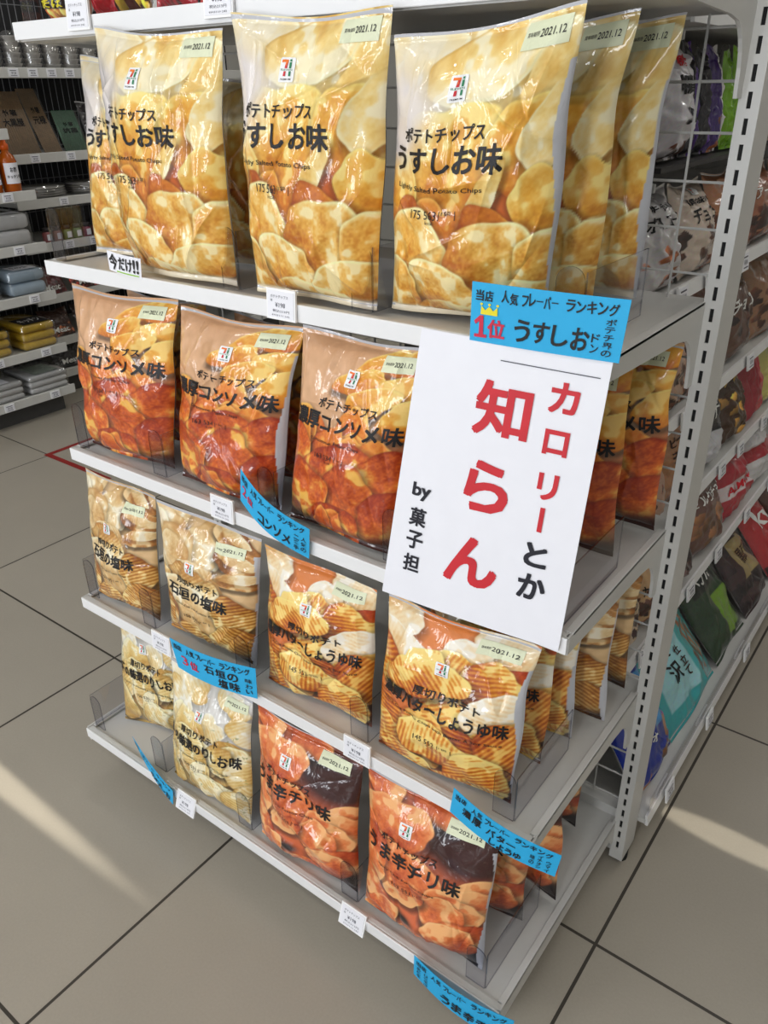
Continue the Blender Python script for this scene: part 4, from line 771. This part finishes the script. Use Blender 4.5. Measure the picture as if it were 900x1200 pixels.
rows = [
 # shelf, y0, y1, height, lean, spec, label
 ('R0', .00, .105, .135, 8, dict(base=(222, 218, 224), blob=(74, 38, 26), bh=.16, nb=9, text=[('糖質', .30, .52, .80, .68, INK), ('30', .42, .28, .82, .42, NAVY), ('糖', .42, .76, .66, .88, RED)]), 'white chocolate pouch with black lettering seen through the wire panel'),
 ('R0', .115, .155, .135, 6, dict(base=(30, 26, 34), right=(74, 34, 128), ru=.45), 'black and purple slim pouch nearest the white pouch on the upper aisle shelf'),
 ('R0', .165, .205, .135, 6, dict(base=(28, 24, 34), right=(86, 40, 140), ru=.5), 'black and purple slim pouch, second one behind the wire panel'),
 ('R0', .215, .265, .135, 6, dict(base=(60, 30, 110), right=(225, 222, 224), ru=.6, blob=(120, 70, 40), bh=.3, nb=5), 'purple and white slim pouch before the lime green ones'),
 ('R0', .275, .315, .135, 6, dict(base=(120, 176, 24), right=(96, 150, 20), ru=.7), 'lime green slim pouch nearest the purple ones'),
 ('R0', .325, .365, .135, 6, dict(base=(132, 188, 30), right=(208, 206, 200), ru=.7), 'lime green slim pouch second from the purple ones'),
 ('R0', .375, .415, .135, 6, dict(base=(122, 180, 26), right=(100, 156, 20), ru=.7), 'lime green slim pouch rearmost beside the post'),
 ('R0', .43, .58, .135, 8, dict(base=(196, 160, 130), blob=(90, 50, 30), nb=14), 'tan pouch on the upper aisle shelf behind the lime green ones'),
 ('R1', .00, .17, .132, 14, dict(base=(210, 206, 206), blob=(140, 82, 48), bh=.5, nb=13, bs=.8, text=[('ホワコーン', .14, .58, .84, .72, INK), ('焼キャラメル', .2, .76, .75, .84, INK)]), 'white caramel corn pouch with black lettering behind the wire panel'),
 ('R1', .19, .36, .132, 14, dict(base=(206, 188, 172), blob=(84, 46, 30), bh=.45, nb=20, text=[('チョコ', .2, .52, .8, .68, INK), ('濃厚な味わい', .2, .72, .8, .80, INK)], logo=(.5, .88, .16, .10)), 'beige chocolate pouch with black lettering behind the wire panel'),
 ('R1', .38, .55, .132, 14, dict(base=(176, 120, 84), blob=(92, 50, 30), bh=.55, nb=22, text=[('ピーチョコ', .1, .5, .85, .64, WHI)]), 'brown chocolate pouch right of the slotted post, upper row'),
 ('R1', .57, .74, .132, 14, dict(base=(150, 96, 70), blob=(70, 36, 24), bh=.5, nb=18, text=[('アーモンド', .1, .55, .85, .68, WHI)]), 'dark brown pouch second right of the post, upper row'),
 ('R1', .76, .93, .132, 14, dict(base=(170, 130, 100), blob=(70, 36, 24), bh=.5), 'tan pouch third right of the post, upper row'),
 ('R2', .00, .16, .165, 14, dict(base=(206, 182, 158), blob=(170, 110, 60), bh=.45, nb=12, text=[('チョコッコ', .1, .52, .85, .68, BRN)], logo=(.5, .82, .16, .10)), 'beige chocolate pouch behind the consomme bags'),
 ('R2', .18, .33, .165, 14, dict(base=(176, 140, 116), blob=(80, 46, 30), bh=.45), 'tan chocolate pouch beside the post, second row from the top'),
 ('R2', .345, .54, .170, 16, dict(base=(142, 106, 96), blob=(74, 44, 34), bh=.5, nb=24, text=[('チョコボール', .15, .5, .9, .62, INK)], logo=(.55, .80, .13, .10)), 'large mauve brown pouch right of the post with a white glint'),
 ('R2', .56, .74, .165, 16, dict(base=(96, 66, 52), blob=(60, 34, 26), bh=.6, text=[('チョコ', .2, .5, .8, .66, WHI)]), 'dark brown pouch behind the mauve one, second row'),
 ('R2', .76, .94, .165, 16, dict(base=(150, 110, 80), blob=(80, 46, 30), bh=.6), 'tan pouch farthest along the second row'),
 ('R3', .00, .16, .165, 15, dict(base=(204, 176, 152), blob=(110, 64, 44), bh=.35, text=[('チョコ', .2, .5, .85, .68, INK), ('つぶ', .1, .3, .5, .44, INK)]), 'beige pouch with black lettering low behind the consomme bags'),
 ('R3', .18, .32, .165, 15, dict(base=(176, 140, 120), blob=(90, 50, 36), bh=.4), 'pinkish tan pouch beside the post, third row'),
 ('R3', .335, .50, .170, 15, dict(base=(168, 118, 78), blob=(110, 70, 44), bh=.35, nb=12, text=[('ピーナッツ', .15, .62, .85, .72, BRN), ('チョコ', .15, .46, .8, .58, BRN)]), 'tan peanut chocolate pouch right of the post, third row'),
 ('R3', .52, .66, .170, 15, dict(base=(196, 196, 200), boxes=[(.0, .40, 1, .80, (34, 34, 40))], text=[('メルティ', .1, .55, .9, .70, WHI)]), 'white pouch with a broad black band, third row'),
 ('R3', .68, .80, .170, 15, dict(base=(70, 44, 24), blob=(190, 140, 60), bh=.7, nb=12, text=[('ナッツ', .1, .72, .9, .86, GOLD)]), 'dark pouch with golden nuts, third row'),
 ('R3', .82, .96, .180, 15, dict(base=(150, 34, 44), right=(190, 60, 66), ru=.5), 'red pouch along the third row'),
 ('R3', .98, 1.12, .150, 15, dict(base=(196, 190, 110), blob=(120, 90, 50), bh=.4), 'yellowish pouch farthest along the third row'),
 ('R4', .00, .17, .145, 18, dict(base=(206, 180, 150), blob=(60, 36, 36), bh=.5, nb=20, text=[('贅沢の味わい', .08, .66, .92, .80, INK), ('クッキーミックス', .05, .46, .95, .62, INK)]), 'beige cookie pouch low behind the ribbed chip bags'),
 ('R4', .185, .29, .145, 18, dict(base=(206, 166, 120), blob=(80, 46, 34), bh=.4, text=[('カカオチップ', .1, .4, .9, .54, INK)]), 'peach cookie pouch beside the post, fourth row'),
 ('R4', .305, .48, .150, 20, dict(base=(116, 84, 80), blob=(50, 30, 28), bh=.4, boxes=[(.1, .25, .9, .72, (40, 26, 26))], text=[('アーモンドチョコ', .12, .42, .88, .56, WHI)], logo=(.4, .82, .12, .1)), 'dark brown almond chocolate pouch, fourth row'),
 ('R4', .50, .68, .150, 20, dict(base=(104, 72, 62), blob=(120, 80, 50), bh=.6, text=[('ミルクチョコ', .12, .65, .88, .78, WHI)]), 'brown milk chocolate pouch behind the almond one'),
 ('R4', .70, .88, .150, 20, dict(base=(170, 40, 52), boxes=[(0, .3, 1, .5, (214, 200, 200))], text=[('ALMOND', .1, .34, .9, .46, RED)]), 'red almond pouch in the fourth row'),
 ('R4', .90, 1.08, .150, 20, dict(base=(206, 204, 204), boxes=[(0, .4, 1, .6, (160, 34, 44))]), 'white and red pouch farthest along the fourth row'),
 ('R5', .005, .18, .25, 30, dict(base=(30, 52, 150), blob=(150, 98, 58), bh=.75, nb=7, bs=1.1, boxes=[(.55, .35, .85, .75, (70, 150, 210)), (.86, .2, 1, .5, (210, 90, 160))], text=[('アルフォ', .1, .28, .5, .36, WHI), ('プチ', .15, .82, .8, .94, WHI)]), 'dark blue biscuit pouch at the near end of the lowest aisle shelf'),
 ('R5', .185, .44, .30, 38, dict(base=(62, 168, 170), boxes=[(.10, .14, .58, .62, (156, 208, 214))], sticks=[(.62, .80, .78, .18, .022, (150, 90, 50)), (.72, .82, .84, .14, .022, (172, 108, 60)), (.82, .80, .90, .22, .022, (140, 80, 44)), (.66, .30, .70, .12, .03, (96, 54, 34)), (.40, .85, .46, .85, .07, (24, 40, 44))], text=[(('贅沢', .16, .13), .26, .40, .56, INK), ('MUCH', .16, .50, .34, .58, NAVY), (('仕立て', .08, .065), .44, .52, .46, BRN)]), 'teal pretzel stick pouch with a pale label and brown sticks'),
 ('R5', .46, .65, .26, 40, dict(base=(34, 60, 34), top=(70, 120, 50), tv=.75, boxes=[(.12, .55, .85, .80, (18, 24, 18)), (.40, .12, .85, .48, (110, 150, 40))], text=[('ベジたべ', .18, .60, .82, .74, WHI)]), 'green and black pouch on the lowest aisle shelf'),
 ('R5', .68, .86, .22, 40, dict(base=(62, 40, 40), blob=(36, 22, 24), bh=.8, boxes=[(.25, .35, .80, .75, (158, 138, 90))], text=[('黒豆', .35, .48, .70, .64, BRN)]), 'dark brown pouch with a khaki label on the lowest aisle shelf'),
 ('R5', .88, 1.05, .22, 40, dict(base=(176, 40, 44), boxes=[(.0, .0, 1, .15, (60, 20, 24))], text=[('ky', .25, .45, .80, .75, WHI)]), 'red pouch with white script on the lowest aisle shelf'),
 ('R5', 1.07, 1.18, .20, 40, dict(base=(90, 60, 50), blob=(60, 40, 30), bh=.6), 'brown pouch farthest along the lowest aisle shelf'),
]
for i, (n, y0, y1, h, lean, spec, lb) in enumerate(rows):
    if n in ('R1', 'R2', 'R3', 'R4'): y0, y1 = (q*.75 if q < .335 else q-.0825 for q in (y0, y1)); y0 -= .004; y1 += .004
    z, x = RX[n]; z += .001; a = math.radians(lean); xf = x-.028
    yc = (y0+y1)/2; hw = (y1-y0)/2; rr = random.Random(i); tw = rr.uniform(-.006, .006)
    pouch(lb, CG, (xf, y0, z), (xf, y1, z), (xf-h*math.sin(a), y0+tw, z+h*math.cos(a)), (xf-h*math.sin(a)-.004, y1+tw, z+h*math.cos(a)), .058 if hw > .04 else .026, spec, 100+i, cat='snack pouch', name='snack_pouch')
    if hw > .04 and n != 'R0': price_tag(x+.0035 if n != 'R5' else x+.004, yc+rr.uniform(-.02, .02), z-.006, 'small price tag below the '+lb.split(' with ')[0].split(' behind ')[0].split(',')[0].split(' beside ')[0].split(' right ')[0].split(' on the ')[0].split(' at the ')[0].split(' farthest ')[0].split(' along ')[0]+' in the '+{'R1': 'upper', 'R2': 'second', 'R3': 'third', 'R4': 'fourth', 'R5': 'lowest'}[n]+' row', 'price tags in the chocolate aisle', .040, .030, 'x', '¥108', detail=False, tilt=.15)
# brown pretzel sticks printed on the teal pouch are its own artwork
# ------------------------------------------------------------------ packs on the topmost shelf, cut off by the frame
TG = 'snack packs on the topmost shelf'
for i, (x0, x1, y, h, spec, lb) in enumerate([
 (.014, .062, -.275, .17, dict(base=(226, 110, 48), blob=(236, 160, 90), bh=.10, nb=8, boxes=[(0, .085, 1, .16, (30, 22, 18))], text=[('焼そば', .1, .09, .9, .15, YELLOW)]), 'orange and black snack pack at the left end of the topmost shelf'),
 (.066, .112, -.272, .16, dict(base=(150, 110, 80), blob=(96, 64, 44), nb=14), 'brown snack pack with clear film on the topmost shelf'),
 (.118, .165, -.275, .17, dict(base=(196, 36, 50), blob=(150, 30, 40), nb=6), 'red snack pack beside the left price tag on the topmost shelf'),
 (.170, .240, -.275, .17, dict(base=(70, 30, 26), blob=(206, 170, 60), nb=9, bh=.3), 'dark snack pack with golden spots on the topmost shelf'),
 (.246, .318, -.275, .17, dict(base=(178, 40, 50), blob=(110, 26, 34), nb=9, bh=.3), 'crimson snack pack in the middle of the topmost shelf'),
 (.326, .398, -.275, .17, dict(base=(200, 60, 60), blob=(60, 120, 60), nb=6, bh=.2), 'red and green snack pack left of the second price tag, topmost shelf'),
 (.406, .478, -.275, .17, dict(base=(196, 40, 52), blob=(150, 30, 40), nb=6), 'bright red snack pack right of the second price tag, topmost shelf'),
 (.486, .560, -.275, .17, dict(base=(150, 60, 50), blob=(90, 40, 34), nb=8), 'maroon snack pack farthest right on the topmost shelf')]):
    z = ZS['T']+.001
    pouch(lb, TG, (x0, y, z), (x1, y, z), (x0, y+.01, z+h), (x1, y+.01, z+h), .035, spec, 300+i, cat='snack pack', name='snack_pack')
divider('T', .002, 'clear acrylic divider at the left end of the topmost shelf', 1)
# ------------------------------------------------------------------ household shelving across the aisle on the left (faces +X)
XN, YE = -1.80, 0.735
hs = thing('household_shelving', 'grey wall shelving with household goods across the aisle at left', 'shelving', (-2.1, 0.2, 0))
BLK = mat('dark_panel', (34, 34, 36), .7); WIRE = mat('wire_grey', (120, 120, 122), .4); SHW = mat('shelf_grey_white', (206, 205, 200), .45, noise=.02)
MB().box(-2.40, -2.37, -1.2, 2.3, 0, 1.8).obj('back_panel', BLK, hs)
def wshelf(x, z, y0, y1, xb=-2.37):
    s = MB().box(xb, x-.003, y0, y1, z-.020, z-.002).obj('shelf', SHW, hs)
    MB().bevbox(x-.006, x+.004, y0, y1, z-.030, z+.006, .002).obj('price_rail', SHW, s)
NZ = [.105, .280, .490, .672, .857, 1.065]
for z in NZ: wshelf(XN, z, -1.15, YE if z < 1.0 else YE-.06)
FZ = [.105, .245, .425, .632, .800, .966, 1.262]; XF = -2.0
for z in FZ: wshelf(XF, z, YE+.03, 2.25)
MB().box(-2.36, XN-.05, -1.1, YE-.03, 0, .075).obj('plinth', mat('plinth_dark', (70, 69, 67), .6), hs)
MB().box(-2.36, XF-.03, YE, 2.2, 0, .075).obj('plinth', mat('plinth_dark', (70, 69, 67), .6), hs)
for y in (YE+.005, 2.25): MB().box(-2.37, -2.34, y-.012, y+.012, 0, 1.8).obj('upright', SHW, hs)
wm = MB()
for k in range(48): wm.cyl((-2.33, YE+.03+.03*k, .12), (-2.33, YE+.03+.03*k, 1.75), .0014, 5)
for k in range(12): wm.cyl((-2.328, YE+.03, .20+.13*k), (-2.328, 2.2, .20+.13*k), .0018, 5)
wm.obj('wire_panel', WIRE, hs)
HG = 'household goods at left'
def t_thing(name, lb, cat, loc, grp=HG): return thing(name, lb, cat, loc, grp)
LIGHTP = mat('white_plastic_film', (206, 206, 204), .35, noise=.05, scale=40, bump=.4)
def soft_pack(name, lb, cat, y0, y1, z, d, h, body, wrap, n=1, x=XN, label=None, txt=None, group=HG):
    """a stack of n soft rounded layers in a clear wrap, lying on a shelf"""
    t = t_thing(name, lb, cat, (x-d/2-.012, (y0+y1)/2, z), group); hh = h/n
    for k in range(n):
        m = MB(); m.bevbox(x-.012-d, x-.014, y0+.003, y1-.003, z+k*hh+.001, z+(k+1)*hh-.001, min(hh*.42, .018)); m.obj('layer', body, t, True)
    w = MB(); w.bevbox(x-.010-d, x-.010, y0, y1, z, z+h+.002, min(.012, h*.3)); w.obj('wrap', CLEARF, t, True)
    if label:
        a, b = y0+(y1-y0)*label[0], y0+(y1-y0)*label[1]; zt = z+h+.0035
        lo = mk('printed_label', [(x-.02, a, zt-.001), (x-.02, b, zt-.001), (x-.02-d*label[2], b, zt-.001), (x-.02-d*label[2], a, zt-.001)], [(0, 1, 2, 3)], label[3], t)
        if txt: i = Ink(); i.text(txt, .12, .25, .88, .75, 0, .02, res=1); i.flat('lettering', (x-.02, a, zt-.001), (0, b-a, 0), (-d*label[2], 0, 0), [LOGOWHITE if label[3] is not PAPER else INK], lo, .0006)
    return t
SPONGE = mat('yellow_sponge', (206, 168, 38), .7, noise=.12, scale=60, bump=.3); TISS = mat('tissue_white', (198, 196, 196), .6, noise=.05, scale=30, bump=.3); TISB = mat('tissue_pale_blue', (170, 190, 204), .6, noise=.06, scale=25, bump=.3)
PINKT = mat('tissue_pinkish', (204, 186, 190), .6, noise=.05, scale=30)
YS = ((.16, .33), (.35, .53), (.55, .725))
for i, (a, b) in enumerate(YS):
    lb3 = ('third from the end', 'second from the end', 'at the shelf end')[i]
    soft_pack('plate_pack', 'clear wrapped pack of white trays on the lowest left shelf, '+lb3, 'tray pack', a, b, .106, .20, .075, LIGHTP, None, 3, label=(.3, .7, .5, PAPER) if i < 2 else (.2, .8, .6, mat('tray_print', (150, 160, 150), .5, noise=.3, scale=50)))
    soft_pack('sponge_pack', 'yellow wrapped pack with a black label on the left shelf, '+lb3, 'sponge pack', a+.015, b-.01, .281, .24, .10, SPONGE, None, 3, label=(.12, .88, .45, INK), txt='キッチン')
    soft_pack('tissue_pack', ('pinkish white', 'plain white', 'pale blue')[i]+' tissue packs stacked two high on the left shelf', 'tissue pack', a+.01, b-.005, .491, .2, .095, (PINKT, TISS, TISB)[i], None, 2, label=(.2, .8, .4, PAPER), txt='ティシュー')
for i, (a, b) in enumerate(((.34, .51), (.53, .70))):
    soft_pack('napkin_pack', ('large white plump wrapped bundle farther from the shelf end', 'large white plump wrapped bundle at the shelf end below the orange bottles')[i], 'wrapped bundle', a, b, .673, .24, .115, LIGHTP, None, 2, label=(.2, .8, .5, PAPER), txt='紙皿')
AMB = mat('amber_liquid', (176, 84, 14), .2, noise=.06); ORG = mat('orange_cap', (226, 96, 20), .4)
for i, y in enumerate((.44, .52, .60, .675)):
    t = t_thing('cleaner_bottle', 'amber bottle with orange cap and white label, '+('fourth', 'third', 'second', 'nearest')[i]+' from the left shelf end', 'bottle', (XN-.045, y, .858))
    z = .858; MB().lathe(XN-.045, y, [(.029, z), (.032, z+.006), (.032, z+.105), (.026, z+.122), (.013, z+.135), (.013, z+.145)], 18).obj('bottle_body', AMB, t, True)
    MB().lathe(XN-.045, y, [(.015, z+.143), (.015, z+.160), (.009, z+.166), (.007, z+.185)], 14).obj('cap', ORG, t, True)
    m = MB(); n = 10; pts = [(XN-.045+.0326*math.cos(a), y+.0326*math.sin(a)) for a in np.linspace(-1.0, 1.0, n)]
    m.add([(p[0], p[1], zz) for zz in (z+.03, z+.10) for p in pts], [(k, k+1, n+k+1, n+k) for k in range(n-1)]); lo = m.obj('paper_label', PAPER, t, True)
    i2 = Ink(); i2.text('お酢', -.4, .55, .4, .8, 0, .02, res=1); i2.text('キッチン用', -.8, .25, .8, .42, 0, .02, res=1); i2.cut(8, 4)
    i2.mapped('lettering', lambda p: np.stack([XN-.045+.0332*np.cos(p[:, 0]), y+.0332*np.sin(p[:, 0]), z+.03+.07*p[:, 1]], 1), [INK], lo)
for i, (a, b, c, l) in enumerate(((.30, .44, (60, 66, 50), 'dark olive pouch on the upper near shelf at far left'), (.46, .62, (92, 60, 46), 'brown pouch on the upper near shelf at far left'))):
    pouch(l, HG, (XN-.05, a, 1.066), (XN-.05, b, 1.066), (XN-.07, a, 1.30), (XN-.07, b, 1.30), .05, dict(base=c, blob=(130, 150, 70), nb=8), 400+i)
# farther bay
CUPM = mat('cup_white', (196, 192, 184), .45, noise=.04, scale=30); CUPK = mat('cup_grey', (96, 92, 90), .4, noise=.2, scale=60)
for i in range(8):
    y = .815+.083*i; z = 1.263; lab = ('clear dark-ringed', 'cream', 'white', 'grey', 'light grey', 'off-white', 'pale', 'greyish')[i]+' cup stack in a wrap, '+('nearest', 'second', 'third', 'fourth', 'fifth', 'sixth', 'seventh', 'last')[i]+' on the upper left back shelf'
    t = t_thing('cup_stack', lab, 'cup stack', (XF-.045, y, z))
    for k in range(6): MB().lathe(XF-.045, y, [(.026, z+.001+.018*k), (.033, z+.016+.018*k), (.035, z+.0185+.018*k)], 16).obj('cup', CUPK if i == 0 else CUPM, t, True)
    MB().lathe(XF-.045, y, [(.037, z), (.038, z+.02), (.038, z+.115), (.03, z+.125)], 18).obj('wrap', CLEARF, t, True)
WOOD = mat('bamboo_sticks', (150, 118, 80), .55, noise=.16, scale=70); GRN = mat('green_sticks', (62, 110, 82), .5, noise=.2, scale=80); DKP = mat('dark_pack', (52, 46, 48), .4, noise=.25, scale=40)
def lean_pack(name, lb, cat, y0, y1, z, h, m1, n, txt, m2=None, lean=.10):
    t = t_thing(name, lb, cat, (XF-.03, (y0+y1)/2, z)); 
    for k in range(n):
        y = y0+(y1-y0)*(k+.5)/n; MB().cyl((XF-.03, y, z+.002), (XF-.03-lean, y, z+h), (y1-y0)/n*.47, 6).obj('stick', m1, t, True)
    q = [(XF-.030+.007, y0-.004, z+.001), (XF-.023, y1+.004, z+.001), (XF-.023-lean, y1+.004, z+h), (XF-.023-lean, y0-.004, z+h)]
    mk('wrap', q+[(p[0]-.016, p[1], p[2]) for p in q], [(0, 1, 2, 3), (7, 6, 5, 4), (4, 5, 1, 0), (5, 6, 2, 1), (6, 7, 3, 2), (7, 4, 0, 3)], CLEARF, t)
    i = Ink(); i.text(txt, .2, .45, .8, .58, 0, .02, res=1); i.text('竹箸', .3, .62, .7, .72, 0, .02, res=1)
    i.flat('lettering', q[0], np.array(q[1])-np.array(q[0]), np.array(q[3])-np.array(q[0]), [INK], t, .001)
lean_pack('chopstick_pack', 'brown bamboo chopstick pack leaning on the left back shelf', 'chopstick pack', .80, .935, .967, .22, WOOD, 14, '大黒屋')
lean_pack('chopstick_pack', 'tall tan chopstick pack behind the green one at left', 'chopstick pack', .95, 1.03, .967, .23, WOOD, 9, '元禄', lean=.13)
lean_pack('chopstick_pack', 'green chopstick pack leaning on the left back shelf', 'chopstick pack', 1.045, 1.15, .967, .15, GRN, 10, '抗菌', lean=.06)
pouch('black pouch with pale round print right of the green chopsticks', HG, (XF-.03, 1.165, .967), (XF-.03, 1.32, .967), (XF-.09, 1.165, 1.15), (XF-.09, 1.32, 1.15), .03, dict(base=(46, 42, 44), blob=(150, 148, 146), bh=.8, nb=5), 420)
for i, (a, r) in enumerate(((.945, .10), (1.175, .10))):
    t = t_thing('plate_stack', ('white paper plate stack in a clear wrap, nearer one at left', 'white paper plate stack farther along the left back shelf')[i], 'plate stack', (XF-.11, a, .801))
    for k in range(4): MB().lathe(XF-.115, a, [(r*.7, .803+.009*k), (r, .812+.009*k), (r+.002, .813+.009*k)], 28).obj('plate', CUPM, t, True)
    MB().lathe(XF-.115, a, [(r+.002, .801), (r+.005, .81), (r+.005, .85), (r*.8, .856)], 28).obj('wrap', CLEARF, t, True)
for i, c in enumerate(((150, 84, 84), (170, 120, 110), (120, 140, 80), (104, 130, 84), (140, 60, 80), (150, 90, 70))):
    y = .885+.047*i; z = .633; t = t_thing('small_jar', ('dull red', 'pinkish', 'olive green', 'leaf green', 'magenta', 'brown')[i]+' small jar in the row seen through the clear divider', 'jar', (XF-.03, y, z))
    MB().lathe(XF-.03, y, [(.016, z), (.018, z+.004), (.018, z+.038), (.013, z+.044)], 14).obj('jar_body', mat('jar_%d' % i, c, .35), t, True)
    MB().lathe(XF-.03, y, [(.016, z+.044), (.016, z+.058)], 14).obj('lid', DKP, t, True)
    MB().bevbox(XF-.0125, XF-.011, y-.010, y+.010, z+.010, z+.034, .0005).obj('paper_label', PAPER, t)
for i, (z, a, b, c, bl) in enumerate(((.426, .79, .93, (96, 30, 30), (60, 24, 24)), (.426, .95, 1.10, (70, 34, 30), (150, 60, 50)), (.246, .79, .93, (66, 42, 34), (150, 90, 60)), (.246, .95, 1.10, (54, 40, 36), (110, 70, 50)), (.106, .80, .95, (50, 48, 48), (90, 90, 90)))):
    pouch(('dark red food pouch nearest on the middle left back shelf', 'dark red food pouch second on the middle left back shelf', 'dark brown food pouch nearest on the lower left back shelf', 'dark brown food pouch second on the lower left back shelf', 'charcoal pouch on the lowest left back shelf')[i], HG,
          (XF-.03, a, z), (XF-.03, b, z), (XF-.08, a, z+.115), (XF-.08, b, z+.115), .035, dict(base=c, blob=bl, nb=14, text=[('Meat', .25, .12, .8, .3, WHI)]), 430+i)
n = 0
for x, z, ys, wh in ((XN, .105, (.25, .44, .64), 'tray packs'), (XN, .28, (.44, .64), 'yellow sponge packs'), (XN, .49, (.25, .44, .64), 'tissue packs'), (XN, .672, (.42, .62), 'white bundles'), (XN, .857, (.62,), 'amber bottles'),
                     (XF, 1.262, (.86, .94, 1.02, 1.10, 1.19), 'cup stacks'), (XF, .966, (.88, 1.04, 1.16), 'chopstick packs'), (XF, .80, (.97,), 'plate stacks'), (XF, .632, (.96, 1.08), 'small jars')):
    for i, y in enumerate(ys):
        o = ('nearest', 'second', 'third', 'fourth', 'fifth')[len(ys)-1-i if x == XN else i] if len(ys) > 1 else 'single'
        price_tag(x+.0045, y, z-.012, '%s white price tag on the left shelf rail below the %s' % (o, wh), 'price tags at left', .042, .030, 'x', '¥128', detail=False)
